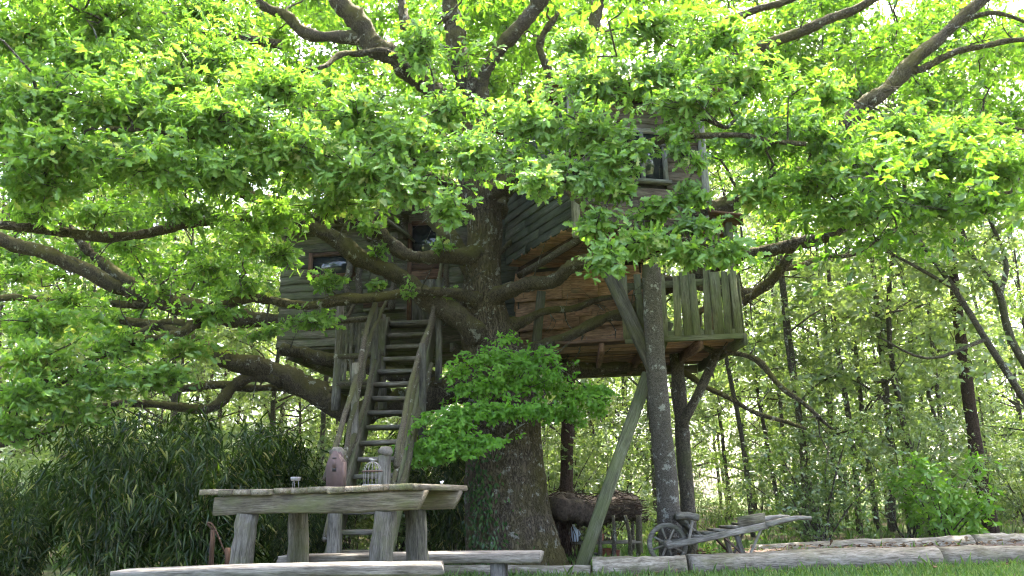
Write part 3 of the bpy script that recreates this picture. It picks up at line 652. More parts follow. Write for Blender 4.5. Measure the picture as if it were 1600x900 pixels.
# ------------------------------------------------------------------ left cabin
def wall(parent, A, B, z0, z1a, z1b, mat, bh=0.135, openings=(), nrm=None, thick=0.022, lap=0.012, back=True):
    """clapboard wall from A to B (plan points), boards one by one; openings = (u0,u1,za,zb) along A->B in metres"""
    A = Vector((A[0], A[1], 0)); B = Vector((B[0], B[1], 0)); ax = B - A; L = ax.length; ax.normalize()
    n = Vector((ax.y, -ax.x, 0)) if nrm is None else Vector(nrm)
    w = None
    if back:
        mb = MB(); off = n * -0.03; segs = sorted(set([0, L] + [o_[0] for o_ in openings] + [o_[1] for o_ in openings]))
        for s0, s1 in zip(segs[:-1], segs[1:]):
            zt = lambda s: z1a + (z1b - z1a) * s / L
            cuts = [(o_[2], o_[3]) for o_ in openings if o_[0] <= s0 + 1e-6 and o_[1] >= s1 - 1e-6]
            spans = []
            lo = z0
            for (za, zb) in sorted(cuts):
                if za > lo: spans.append((lo, lo, za, za))
                lo = zb
            spans.append((lo, lo, zt(s0), zt(s1)))
            for (a0, a1, b0, b1) in spans:
                q0 = A + ax * s0 + off; q1 = A + ax * s1 + off; k = n * -0.02
                mb.add([(*(q0).xy, a0), (*(q1).xy, a1), (*(q1).xy, b1), (*(q0).xy, b0), (*(q0 + k).xy, a0), (*(q1 + k).xy, a1), (*(q1 + k).xy, b1), (*(q0 + k).xy, b0)],
                       [(0, 1, 2, 3), (7, 6, 5, 4), (0, 4, 5, 1), (1, 5, 6, 2), (2, 6, 7, 3), (3, 7, 4, 0)])
        w = mb.build('wall', M_['dark_inside'], parent)
    host = w if w is not None else parent
    z = z0
    while z < max(z1a, z1b) - 0.02:
        zc = z + bh / 2
        # where does this row end under a sloping top
        u0, u1 = 0.0, L
        if zc > min(z1a, z1b):
            if abs(z1b - z1a) < 1e-6: break
            ux = (zc - z1a) / (z1b - z1a) * L
            if z1b > z1a: u0 = max(0, ux)
            else: u1 = min(L, ux)
        runs = [(u0, u1)]
        for (a, b, za, zb) in openings:
            if za < zc + bh * .3 and zb > zc - bh * .3:
                nr = []
                for (s, e) in runs:
                    if a > s: nr.append((s, min(a, e)))
                    if b < e: nr.append((max(b, s), e))
                runs = [r_ for r_ in nr if r_[1] - r_[0] > .03]
        for (s, e) in runs:
            cutp = [s, e]
            if e - s > 1.5 and random.random() < .6: cutp.insert(1, s + (e - s) * random.uniform(.3, .7))
            for s0, e0 in zip(cutp[:-1], cutp[1:]):
                if e0 - s0 < .03: continue
                p0 = A + ax * (s0 + .003) + n * random.uniform(0, .006); p1 = A + ax * (e0 - .003) + n * random.uniform(0, .006)
                side = Vector((0, 0, 1)) + n * -0.13
                p0.z = zc + random.gauss(0, .005); p1.z = zc + random.gauss(0, .006)
                plank('plank', p0, p1, side, bh + lap, thick, M_[mat], host, jit=.005)
        z += bh
    return host

lc = thing('tree_cabin', at(560, 545, 11.0), 'weathered green-grey plank cabin with door and window at head of stairs', 'tree house')
zA = at(433, 545, 10.9).z; ztopL = at(433, 368, 10.9).z
LA = at(433, 545, 10.9); LB = at(735, 540, 10.55)
axl = (LB - LA); axl.z = 0; Ltot = axl.length; axl.normalize(); nl = Vector((axl.y, -axl.x, 0))
def on_l(px, py):   # point of the left cabin's front plane under a photo pixel
    v = ray(px, py); t = (LA - EYE).dot(nl) / v.dot(nl); return EYE + v * t
def u_l(px, py): return (on_l(px, py) - LA).dot(axl)
wz0, wz1 = on_l(515, 432).z, on_l(515, 398).z; wu0, wu1 = u_l(486, 415), u_l(552, 415)
dz0, dz1 = on_l(660, 505).z, on_l(660, 352).z; du0, du1 = u_l(640, 430), u_l(697, 430)
ztopR = on_l(700, 325).z
wall(lc, LA, LB, zA, ztopL, ztopR, 'cabin_wood', 0.115, [(wu0, wu1, wz0, wz1), (du0, du1, dz0, dz1)])
# side and back walls
backoff = Vector((-nl.x, -nl.y, 0)) * 1.9
LC, LD = LA + backoff, LB + backoff
wall(lc, LC, LA, zA, ztopL - .12, ztopL, 'cabin_wood', 0.14)
wall(lc, LB, LD, zA, ztopR, ztopR - .12, 'cabin_wood', 0.14)
wall(lc, LD, LC, zA, ztopR - .12, ztopL - .12, 'cabin_wood', 0.16)
# floor joists, roof boards
for k in range(6):
    p = LA + backoff * ((k + .5) / 6); plank('floor_board', Vector((p.x, p.y, zA - .02)), Vector((p.x, p.y, zA - .02)) + axl * Ltot, -nl, backoff.length / 6 - .01, .035, M_['cabin_wood'], lc)
for k in range(3):
    p = LA + axl * (Ltot * (k * .42 + .08)); plank('joist', Vector((p.x, p.y, zA - .11)) + nl * .1, Vector((p.x, p.y, zA - .11)) + backoff, (0, 0, 1), .13, .08, M_['cabin_wood'], lc)
rl = Vector((LA.x, LA.y, ztopL + .03)) - axl * .12; rr_ = Vector((LB.x, LB.y, ztopR + .03)) + axl * .1
nb = 8
rf0 = None
for k in range(nb):
    o = nl * .22 + (backoff - nl * .35) * (k / (nb - 1)) ; dz = -.12 * k / nb
    b = plank('roof_board', rl + o + Vector((0, 0, dz + .012 * (k % 2))), rr_ + o + Vector((0, 0, dz + .012 * (k % 2))), -nl, .30, .03, M_['cabin_wood'], lc, jit=.008)
plank('fascia', rl + nl * .345 + Vector((0, 0, -.045)), rr_ + nl * .345 + Vector((0, 0, -.045)), (0, 0, 1), .09, .025, M_['cabin_wood'], lc)
# window: frame, dark panes
def window(parent, O, ax, n, u0, u1, z0, z1, mat, mull=0, fw=.055):
    P = lambda u, z, k=0.012: Vector((O.x, O.y, 0)) + ax * u + n * k + Vector((0, 0, z))
    g = MB(); c_ = P((u0 + u1) / 2, (z0 + z1) / 2, -.01); R = Matrix((ax, n, Vector((0, 0, 1)))).transposed()
    g.box(c_, ((u1 - u0) / 2, .006, (z1 - z0) / 2), R); win = g.build('window', M_['glass'], parent, local=c_)
    for (a, b, s) in ((P(u0, z0 - fw / 2), P(u0, z1 + fw / 2), ax), (P(u1, z0 - fw / 2), P(u1, z1 + fw / 2), ax)):
        plank('frame', a, b, s, fw, .05, M_[mat], win, jit=.002)
    plank('frame', P(u0 + fw / 2, z1), P(u1 - fw / 2, z1), (0, 0, 1), fw, .047, M_[mat], win, jit=.002)
    plank('sill', P(u0 - .05, z0, .03), P(u1 + .05, z0, .03), (0, 0, 1), fw * .8, .09, M_[mat], win, jit=.002)
    for k in range(mull):
        u = u0 + (u1 - u0) * (k + 1) / (mull + 1); plank('mullion', P(u, z0 + .02, .015), P(u, z1 - .02, .015), ax, fw * .9, .04, M_[mat], win, jit=.002)
    return win
window(lc, LA, axl, nl, wu0, wu1, wz0, wz1, 'brown_wood')
# door: dark glazed top, boards below
PD = lambda u, z, k=0.0: Vector((LA.x, LA.y, 0)) + axl * u + nl * k + Vector((0, 0, z))
zm = on_l(660, 405).z
RL = Matrix((axl, nl, Vector((0, 0, 1)))).transposed()
g = MB(); g.box(PD((du0 + du1) / 2, (zm + dz1) / 2, -.02), ((du1 - du0) / 2 - .02, .008, (dz1 - zm) / 2), RL); dpane = g.build('door', M_['glass'], lc, local=PD((du0 + du1) / 2, dz0, -.02))
for k in range(2):
    zc_ = zm - .09 - k * .14; plank('rail', PD(du0 + .02, zc_, .0), PD(du1 - .02, zc_, .0), (0, 0, 1), .135, .03, M_['brown_wood'], dpane)
nbd = 4
for k in range(nbd):
    u = du0 + .03 + (du1 - du0 - .06) * (k + .5) / nbd
    plank('panel', PD(u, dz0, -.005), PD(u, zm - .30, -.005), axl, (du1 - du0 - .06) / nbd - .006, .022, M_['grey_wood'], dpane)
for u in (du0, du1): plank('door_frame', PD(u, dz0, .01), PD(u, dz1 + .03, .01), axl, .06, .06, M_['brown_wood'], lc, jit=.002)
plank('door_frame', PD(du0 + .03, dz1 + .03, .01), PD(du1 - .03, dz1 + .03, .01), (0, 0, 1), .06, .058, M_['brown_wood'], lc, jit=.002)
plank('mullion', PD((du0 * .25 + du1 * .75), zm, -.005), PD((du0 * .25 + du1 * .75), dz1, -.005), axl, .04, .03, M_['cabin_wood'], dpane, jit=.002)
kn = MB(); kn.tube([PD(du0 + .07, zm - .03, .0), PD(du0 + .07, zm - .03, .05)], [.018, .025], 8); kn.build('handle', M_['iron'], dpane, smooth=True)
# threshold, sill shelf and the twisted porch posts
plank('threshold', PD(du0 - .25, dz0 - .04, .14), PD(du1 + .2, dz0 - .04, .14), -nl, .30, .04, M_['cabin_wood'], lc)
plank('shelf', on_l(560, 468) + nl * .10, on_l(618, 462) + nl * .10, -nl, .14, .03, M_['table_wood'], lc)
plank('shelf', on_l(575, 490) + nl * .12, on_l(635, 487) + nl * .12, -nl, .16, .03, M_['cabin_wood'], lc)
plank('window_board', on_l(570, 478) + nl * .05, on_l(616, 475) + nl * .05, (0, 0, 1), .075, .03, M_['brown_wood'], lc)
for way in ([(556, 492, .25), (551, 455, .27), (558, 425, .25), (551, 398, .22)], [(618, 490, .2), (621, 445, .2), (617, 405, .2), (622, 372, .2)], [(567, 470, .2), (568, 430, .2), (566, 395, .2)], [(637, 375, .06), (632, 355, .06), (636, 338, .06)]):
    stick('porch_post', [on_l(x, y) + nl * k for x, y, k in way], [.05, .042, .05, .06], M_['stick_wood'], lc, jig=.008)
stick('porch_brace', [on_l(551, 470) + nl * .25, on_l(535, 490) + nl * .3, on_l(532, 500) + nl * .5], [.03, .025], M_['stick_wood'], lc)
# little mossy gable over the middle
pk = on_l(612, 352) + nl * .25
for sx in (-1, 1):
    e = on_l(612 + sx * 36, 378) + nl * .25
    for k in range(3): plank('gable_board', pk - nl * (k * .13), e - nl * (k * .13), nl, .125, .028, M_['cabin_wood'], lc, jit=.006)

# ------------------------------------------------------------------ landing beside the stairs, with its stick railing
zl = at(560, 606, 9.75).z
ld = thing('stair_landing', at(560, 606, 9.9), 'small landing with a railing of rough sticks left of the stairs', 'landing')
for k in range(5):
    y0 = 9.66 + k * .17; a = at(524, 606, 9.7); b = at(606, 606, 9.7)
    plank('plank', (a.x, y0, zl), (b.x - .02, y0, zl), (0, 1, 0), .16, .035, M_['cabin_wood'], ld)
stick('post', [at(531, 478, 9.6), at(528, 560, 9.6), at(524, 641, 9.6)], [.048, .055], M_['grey_wood'], ld)
stick('post', [at(596, 492, 9.6), at(595, 560, 9.6), at(598, 640, 9.6)], [.052, .058], M_['grey_wood'], ld)
stick('rail', [at(531, 501, 9.57), at(565, 499, 9.57), at(598, 493, 9.57)], [.035, .045], M_['stick_wood'], ld)
stick('rail', [at(522, 557, 9.57), at(560, 556, 9.57), at(600, 552, 9.57)], [.035, .04], M_['stick_wood'], ld)
stick('rail', [at(526, 600, 9.57), at(560, 598, 9.57), at(598, 594, 9.57)], [.035, .035], M_['stick_wood'], ld)
for (x0, x1) in ((536, 533), (541, 538), (549, 546), (554, 557), (561, 555), (572, 566), (578, 580), (585, 588)):
    stick('baluster', [at(x0 + 1, 497, 9.6), at((x0 + x1) / 2 + 1.5, 545, 9.6), at(x1, 602, 9.6)], [.024, .02], M_['grey_wood'], ld, sides=6, jig=.006)
stick('baluster', [at(541, 500, 9.6), at(552, 478, 9.7), at(557, 462, 9.8)], [.022, .02], M_['stick_wood'], ld, sides=6)

# ------------------------------------------------------------------ stairs
def XLt(t): return -1.70 + .13 * t
def XRt(t): return -1.27 + .21 * t
S0 = Vector((0, 7.45, 0.0)); S1 = Vector((0, 10.05, at(640, 508, 10.05).z)); SD = S1 - S0
st = thing('staircase', (-1.5, 7.45, 0), 'steep wooden stairs with crooked stick handrails up to the cabin door', 'stairs')
NS = 17
for k in range(1, NS + 1):
    t = k / NS; p = S0 + SD * t
    plank('tread', (XLt(t) + random.gauss(0, .012), p.y, p.z), (XRt(t) + random.gauss(0, .012), p.y, p.z + random.gauss(0, .006)), (0, 1, 0), .20, .045, M_['grey_wood'], st, jit=.006)
su = SD.normalized()
for X_, dx, m in ((XLt, -.04, 'cabin_wood'), (XRt, .045, 'green_wood')):
    plank('stringer', Vector((X_(0) + dx, 7.45, -.02)), Vector((X_(1) + dx, 10.1, S1.z)), (0, -su.z, su.y), .30, .05, M_[m], st)
def railpt(x, t, h): p = S0 + SD * t; return Vector((x, p.y, p.z + h))
for (side, X_, o0, o1) in ((-1, XLt, -.04, -.04), (1, XRt, .07, .17)):
    for h, r in ((.86, .028), (.58, .024), (.24, .028)):
        t0, t1 = (.06, 1.0) if side > 0 else (.06, .93)
        if h == .24: t1 = .72
        fx = lambda t: X_(t) + o0 + (o1 - o0) * t
        ts = [t0, t0 + (t1 - t0) * .35, t0 + (t1 - t0) * .7, t1]
        P = [railpt(fx(t) + random.gauss(0, .03), t, h + random.gauss(0, .04) + .02) for t in ts]
        stick('handrail', P, [r, r * 1.1, r * .9], M_['stick_wood'], st, n=14, jig=.008)
    for t in (.42, .75) if side < 0 else (.5, .82):
        x = X_(t) + o0 + (o1 - o0) * t + side * .03
        stick('post', [railpt(x, t, 1.0), railpt(x + .01, t, .4), railpt(x, t, -.28)], [.038, .045], M_['grey_wood'], st)
XL, XR = XLt(0), XRt(0)
# newel posts at the foot, a flat stone on each
for x, t in ((XL + .05, .02), (XR + .05, .045)):
    p = railpt(x, t, 0)
    stick('newel_post', [Vector((x, p.y, 1.22)), Vector((x, p.y, .6)), Vector((x, p.y, -.02))], [.062, .07], M_['grey_wood'], st)
    sb = MB(); sb.tube(np.array([[x, p.y, 1.215], [x + .01, p.y, 1.24], [x, p.y, 1.275], [x, p.y, 1.30]]), [.05, .068, .066, .04], 9, .14)
    sbo = sb.build('cap_stone', M_['stone'], None, smooth=True, local=(x, p.y, 1.215))
    tag(sbo, 'rough stone lying on the stair post %s' % ('hidden behind the mauve bird house' if x < -1.5 else 'beside the white wire birdcage'), 'stone', 'stones on the stair posts')
stick('post', [railpt(XRt(1) + .2, 1.0, 1.02), railpt(XRt(1) + .2, 1.0, .3)], [.035, .04], M_['stick_wood'], st)

# ------------------------------------------------------------------ right cabin with its balcony
rc = thing('tree_cabin', at(1000, 540, 9.6), 'two-level plank cabin on stilts with jutting upper room and picket balcony', 'tree house')
FL = at(899, 350, 8.9); FR = at(1106, 352, 9.25); zu = FL.z
BLu = at(792, 412, 10.55); 
BLu = Vector((BLu.x, BLu.y, 0)); FLp = Vector((FL.x, FL.y, 0)); FRp = Vector((FR.x, FR.y, 0)); BRp = BLu + (FRp - FLp) * 1.0
axu = (FRp - FLp); Lu = axu.length; axu.normalize(); nu = Vector((axu.y, -axu.x, 0))
ztop = at(899, 150, 8.9).z; zbk = ztop + .35
def on_u(px, py):
    v = ray(px, py); t = (FLp - EYE).dot(nu) / v.dot(nu); return EYE + v * t
def u_u(px, py): return (on_u(px, py) - FLp).dot(axu)
uw0, uw1 = u_u(968, 250), u_u(1038, 250); uz0, uz1 = on_u(1000, 284).z, on_u(1000, 205).z
wall(rc, FLp, FRp, zu, ztop, ztop, 'pink_wood', 0.125, [(uw0, uw1, uz0, uz1)])
wall(rc, BLu, FLp, zu, zbk, ztop, 'slate_wood', 0.12)
wall(rc, FRp, BRp, zu, ztop, zbk, 'pink_wood', 0.13)
wall(rc, BRp, BLu, zu, zbk, zbk, 'pink_wood', 0.16)
window(rc, FLp, axu, nu, uw0, uw1, uz0, uz1, 'white_wood', mull=1)
for p, e in ((FLp, .16), (FRp, .22)):
    plank('corner_post', Vector((p.x, p.y, zu - e)) + nu * .02, Vector((p.x, p.y, ztop)) + nu * .02, axu, .085, .085, M_['white_wood'], rc, jit=.004)
# floor of the upper room, seen from below
NB = 7
for k in range(NB):
    a = FLp.lerp(BLu, (k + .5) / NB); b = FRp.lerp(BRp, (k + .5) / NB)
    plank('floor_board', Vector((a.x, a.y, zu + .0)), Vector((b.x, b.y, zu + .0)), (BLu - FLp), (BLu - FLp).length / NB - .008, .03, M_['red_wood'], rc)
for k in range(3):
    f = .12 + .36 * k; a = FLp.lerp(FRp, f); b = BLu.lerp(BRp, f)
    plank('joist', Vector((a.x, a.y, zu - .08)), Vector((b.x, b.y, zu - .08)), (0, 0, 1), .12, .07, M_['brown_wood'], rc)
for k in range(8):
    f = k / 7; o0 = FLp.lerp(BLu, -.12 + f * 1.2); o1 = FRp.lerp(BRp, -.12 + f * 1.2)
    z = ztop + .05 + f * .36 * 1.1 + .01 * (k % 2)
    plank('roof_board', Vector((o0.x, o0.y, z)) - axu * .2, Vector((o1.x, o1.y, z)) + axu * .2, (BLu - FLp), .36, .03, M_['brown_wood'], rc)

# lower room: reddish boards, set back under the upper room
zd = at(1160, 521, 9.0).z
Q0 = at(806, 500, 10.45); Q1 = at(1010, 500, 10.1)
wall(rc, Q0, Q1, zd - .02, zu - .1, zu - .1, 'panel_wood', 0.40)
Q0p = Vector((Q0.x, Q0.y, 0)); Q1p = Vector((Q1.x, Q1.y, 0))
axq = (Q1p - Q0p).normalized(); nq = Vector((axq.y, -axq.x, 0))
qa, qb = at(752, 480, 10.95), at(812, 480, 10.75)      # dark boards between the bole and the room
wall(rc, qa, qb, zd + .05, zu + 1.3, zu + 1.3, 'slate_wood', 0.16)
wall(rc, Q1p, Q1p - nq * 1.3, zd - .02, zu - .1, zu - .1, 'red_wood', 0.17)
wall(rc, Q0p - nq * 1.3, Q0p, zd - .02, zu - .1, zu - .1, 'red_wood', 0.17)
for (x0, x1, y0, hh) in ((842, 880, 508, .13), (900, 925, 488, .11), (893, 935, 447, .3)):
    def onq(px, py):
        v = ray(px, py); t = (Q0p - EYE).dot(nq) / v.dot(nq); return EYE + v * t
    plank('patch_board', onq(x0, y0) + nq * .03, onq(x1, y0) + nq * .03, (0, 0, 1), hh, .02, M_['red_wood'], rc)
plank('wall_post', at(836, 560, 10.15), at(846, 455, 10.0), (1, 0, 0), .12, .09, M_['cabin_wood'], rc)
# the deck
DFL = at(868, 519, 9.35); DFR = at(1160, 522, 9.0); DBR = at(1088, 562, 11.0); DBL = at(880, 580, 11.3)
for p in (DFL, DFR, DBR, DBL): p.z = zd
NBD = 9
for k in range(NBD):
    f = (k + .5) / NBD; a = DFL.lerp(DBL, f); b = DFR.lerp(DBR, f)
    plank('deck_board', a, b, DBL - DFL, (DBL - DFL).length / NBD + .0, .035, M_['panel_wood' if k % 4 else 'brown_wood'], rc, jit=.003)
DM = DFL.lerp(DFR, .38)
plank('edge_beam', DM + Vector((0, -.02, -.0)), DFR + Vector((0, -.02, -.0)), (0, 0, 1), .12, .05, M_['green_wood'], rc)
plank('edge_beam', DFR + Vector((.03, 0, -.06)), DBR + Vector((.03, 0, -.06)), (0, 0, 1), .14, .05, M_['cabin_wood'], rc)
plank('edge_beam', DBL + Vector((0, 0, -.09)), DBR + Vector((0, 0, -.09)), (0, 0, 1), .12, .07, M_['cabin_wood'], rc)
for f in (.25, .5, .78):
    a = DFL.lerp(DFR, f) + Vector((0, 0, -.085)); b = DBL.lerp(DBR, f) + Vector((0, 0, -.085)); plank('joist', a, b, (0, 0, 1), .12, .06, M_['brown_wood'], rc)
# pickets, front then right side
hp = at(1100, 425, 9.0).z - zd
top = MB()
bal = plank('balcony', DM + Vector((0, .02, hp * .86)), DFR + Vector((0, .02, hp * .86)), (0, 0, 1), .08, .035, M_['green_wood'], rc)
for i, px in enumerate([834, 850, 946, 962, 980, 1000, 1018, 1038, 1057, 1073, 1087, 1102, 1119, 1133, 1148]):
    if px < 975: continue
    x = at(px, 500, 9.1).x; f = (x - DFL.x) / (DFR.x - DFL.x); p = DFL.lerp(DFR, f)
    w_ = .085 if i % 3 else .115
    plank('picket', p + Vector((0, -.045, .0)), p + Vector((random.gauss(0, .012), -.045, hp * random.uniform(.97, 1.04))), (1, 0, 0), w_, .022, M_['green_wood'], bal, jit=.004)
for k in range(7):
    p = DFR.lerp(DBR, (k + .4) / 7.2); plank('picket', p + Vector((.04, 0, -.05)), p + Vector((.04, 0, hp * random.uniform(.96, 1.0))), DBR - DFR, .11, .022, M_['green_wood'], bal)
plank('rail', DFR + Vector((0, .03, hp * .86)), DBR + Vector((0, 0, hp * .86)), (0, 0, 1), .08, .035, M_['green_wood'], bal)
zr = at(1150, 350, 9.05).z
plank('balcony_post', Vector((DFR.x - .06, DFR.y + .02, zd - .05)), Vector((DFR.x - .04, DFR.y + .02, zr)), (1, 0, 0), .08, .08, M_['green_wood'], rc)
plank('balcony_post', Vector((DBR.x - .05, DBR.y - .1, zd)), Vector((DBR.x - .05, DBR.y - .1, zr + .1)), (1, 0, 0), .08, .08, M_['cabin_wood'], rc)
# small porch roof over the balcony
for k in range(5):
    y = 8.95 + k * .28; plank('porch_roof_board', (FR.x - .02, y + .12, zr + .12 + .012 * (k % 2)), (DFR.x + .12, y, zr + .02 + .012 * (k % 2)), (0, 1, 0), .30, .03, M_['brown_wood'], rc)
for k in range(5): stick('turned_spindle', [(FR.x + .08 + k * .07, 9.1, zr - .22), (FR.x + .08 + k * .07, 9.1, zr - .02)], [.014, .014], M_['grey_wood'], rc, sides=5)
# stilts and struts
stick('stilt', [at(1017, 415, 8.85), at(1022, 520, 8.95), at(1030, 640, 9.2), at(1042, 760, 9.55), at(1050, 880, 9.85)], [.105, .11, .12, .13, .15], M_['pole_bark'], rc, sides=14, n=22, wob=.03)
stick('stilt', [at(1055, 540, 10.2), at(1064, 650, 10.2), at(1075, 800, 10.2), at(1079, 880, 10.2)], [.085, .09, .10], M_['wood_bark'], rc, sides=10, n=16)
stick('strut', [at(1126, 538, 9.9), at(1098, 600, 10.0), at(1066, 665, 10.12)], [.055, .06], M_['wood_bark'], rc, sides=9)
plank('strut', at(945, 412, 9.0), at(1028, 592, 9.05), (1, 0, .3), .15, .10, M_['grey_wood'], rc, jit=.006)
plank('strut', at(1046, 505, 9.35), at(1030, 555, 9.25), (1, 0, 0), .10, .06, M_['green_wood'], rc)
gp = at(903, 885, 9.1); gp.z = -.02
plank('prop', at(1013, 585, 9.35), gp, (1, 0, 0), .14, .10, M_['green_wood'], rc, jit=.004)
stick('strut', [at(906, 372, 9.0), at(850, 408, 9.5), at(812, 430, 10.0)], [.04, .05], M_['stick_wood'], rc)
stick('strut', [at(798, 378, 10.4), at(782, 395, 10.0), at(770, 403, 9.9)], [.035, .04], M_['stick_wood'], rc)

# ------------------------------------------------------------------ picnic table and benches
TL = at(312, 776, 5.75); TRf = at(660, 766, 5.15); zt_ = .885
TL.z = TRf.z = zt_
axt = (TRf - TL); Lt = axt.length; axt.normalize(); ntb = Vector((-axt.y, axt.x, 0))   # towards the back
wt = .70
tb = thing('picnic_table', (TL + axt * Lt / 2 + ntb * wt / 2).xy.to_3d(), 'rustic picnic table with short top boards and thick split-log legs', 'table')
u = 0.0; i = 0
while u < Lt - .05:
    w_ = min(random.uniform(.13, .19), Lt - u)
    a = TL + axt * (u + w_ / 2) - ntb * random.uniform(.0, .015); b = a + ntb * (wt + random.uniform(-.02, .03))
    z = Vector((0, 0, random.uniform(-.005, .006)))
    plank('plank', a + z, b + z, axt, w_ - .006, .038, M_['table_wood'], tb, jit=.003)
    u += w_; i += 1
for k, o in ((0, .06), (1, wt - .1)):
    a = TL + axt * .10 + ntb * o - Vector((0, 0, .082)); b = TL + axt * (Lt - .03 + .0 * k) + ntb * o - Vector((0, 0, .082))
    plank('beam', a, b, (0, 0, 1), .125, .07, M_['table_wood'], tb, bow=.008, cut=.06 * 1)
for (f, o, lean) in ((.21, .07, -.03), (.83, .07, -.03), (.24, wt - .12, .02), (.80, wt - .12, .02)):
    p = TL + axt * (Lt * f) + ntb * o
    stick('leg', [p + Vector((0, 0, -.145)), p + Vector((0, 0, -.45)) + axt * lean, p + Vector((0, 0, -zt_)) + axt * lean * 2.4], [.072, .078, .085], M_['grey_wood'], tb, sides=9, n=9, wob=.07)

def bench(a, b, w, t, h, label, mat, legs):
    a = Vector((a.x, a.y, h)); b = Vector((b.x, b.y, h)); ax = (b - a); L = ax.length; ax.normalize(); nb_ = Vector((-ax.y, ax.x, 0))
    e = thing('bench', ((a + b) / 2).xy.to_3d(), label, 'bench', 'plank benches at the picnic table')
    o = nb_ * w / 2
    plank('seat', a + o - Vector((0, 0, t / 2)), b + o - Vector((0, 0, t / 2)), nb_, w, t, M_[mat], e, bow=.012, jit=.008)
    for f in legs:
        for s in (.22, .78):
            p = a + ax * L * f + nb_ * w * s
            plank('leg', p + Vector((0, 0, -t)), Vector((p.x, p.y, 0)) + ax * random.uniform(-.02, .02) + nb_ * (s - .5) * .2, ax, .11, .05, M_[mat], e)
    return e
NA, NBb = at(172, 886, 4.72), at(690, 873, 4.75)
bench(NA, NBb, .26, .062, .455, 'grey plank bench on the near side of the picnic table', 'bench_wood', (.12, .8))  # near
FA, FB = at(433, 856, 6.2), at(843, 852, 6.0)
bench(FA, FB, .26, .075, .43, 'grey plank bench between the picnic table and the stairs', 'bench_wood', (.15, .84))

# things on the table -------------------------------------------------
def on_table(px, o=.3):   # point on the table top under a photo column
    p = TL + ntb * o; d = ray(px, 765)      # ray in plan (x, y) against the line p + s*axt
    d = Vector((d.x, d.y)); s = (p.x * d.y - p.y * d.x) / (axt.y * d.x - axt.x * d.y)
    q = p + axt * s; q.z = zt_ + .022; return q
bp = on_table(525, .25)
bh_ = thing('bird_house', bp, 'mauve pointed bird house with small square opening on the table', 'bird house')
out = [(-.066, 0), (.066, 0), (.066, .158), (.057, .182), (.038, .200), (.030, .222), (.013, .246), (-.013, .246), (-.030, .222), (-.038, .200), (-.057, .182), (-.066, .158)]
def prism(name, pts, y0, y1, mat, parent, O):
    n = len(pts); v = [(x, y0, z) for x, z in pts] + [(x, y1, z) for x, z in pts]
    f = [tuple(range(n)), tuple(range(2 * n - 1, n - 1, -1))] + [(i, i + n, (i + 1) % n + n, (i + 1) % n) for i in range(n)]
    return MB().add(np.array(v), f).build(name, M_[mat], parent, M=O)
Rb = Matrix.Translation(bp) @ Matrix.Rotation(math.radians(-4), 4, 'Z') @ Matrix.Diagonal((.82, .82, .98, 1))
prism('front_panel', out, -.075, -.058, 'mauve', bh_, Rb)
prism('back_panel', out, .058, .072, 'mauve', bh_, Rb)
for s in (-1, 1): MB().box((s * .058, 0, .085), (.008, .0575, .085)).build('side_panel', M_['mauve'], bh_, M=Rb)
for s in (-1, 1):
    o = MB().box((0, 0, 0), (.036, .0575, .005)); Mr = Rb @ Matrix.Translation((s * .036, 0, .196)) @ Matrix.Rotation(s * math.radians(50), 4, 'Y'); o.build('roof', M_['mauve'], bh_, M=Mr)
MB().box((0, 0, .11), (.057, .0575, .004)).build('floor', M_['mauve'], bh_, M=Rb)
MB().box((0, -.0765, .118), (.016, .003, .014)).build('opening', M_['black'], bh_, M=Rb)  # solid black plate painted as the shade inside the hole
MB().box((0, -.083, .158), (.016, .009, .028)).build('latch', M_['mauve'], bh_, M=Rb)
MB().box((0, -.0765, .196), (.018, .003, .004)).build('slot', M_['black'], bh_, M=Rb)  # black bar painted as the dark of a slot

cp_ = on_table(581, .3)
cg = thing('birdcage', cp_, 'small white wire birdcage with a bird on its dome', 'birdcage')
def ring(r, z, th=.003, n=20):
    a = np.linspace(0, 2 * np.pi, n + 1); return np.stack([np.cos(a) * r, np.sin(a) * r, np.full(n + 1, z)], 1) + np.array(cp_)
R_ = .060
for k in range(14):
    a = k / 14 * 2 * math.pi; P = [(R_ * math.cos(a), R_ * math.sin(a), 0), (R_ * math.cos(a), R_ * math.sin(a), .098)] 
    P += [(R_ * math.cos(a) * math.cos(b), R_ * math.sin(a) * math.cos(b), .098 + .066 * math.sin(b)) for b in np.linspace(.25, 1.5, 6)]
    MB().tube(np.array(P) + np.array(cp_), .0017, 4).build('wire', M_['white_metal'], cg)
for z, r, m in ((.006, .064, 'white_metal'), (.098, .066, 'iron')):
    MB().tube(ring(r, z), .005 if z < .05 else .006, 6).build('hoop', M_[m], cg)
def bird(name, P, s, parent, mat, rz=0):
    a = np.linspace(0, 1, 11); X = (a - .5) * 1.0; rad = np.interp(a, [0, .12, .3, .5, .68, .76, .86, .95, 1], [.02, .05, .11, .2, .17, .12, .13, .07, .01])
    Z = np.interp(a, [0, .3, .5, .75, .86, 1], [.32, .24, .2, .3, .36, .34])
    S = np.stack([X, np.zeros(11), Z], 1) * s
    v, f = tube(S, rad * s, 8)
    return MB().add(v, f).build(name, M_[mat], parent, smooth=True, M=Matrix.Translation(P) @ Matrix.Rotation(rz, 4, 'Z'))
bird('bird_finial', cp_ + Vector((0, 0, .162)), .055, cg, 'white_metal', math.pi)
wb = bird('bird_figurine', on_table(690, .35), .05, None, 'white_china', 1.2); tag(wb, 'tiny white bird figurine at the end of the table top', 'figurine')
fp = on_table(461, .35)
tf = thing('candle_holder', fp, 'small pale metal candle holder on thin legs upon the table', 'candle holder')
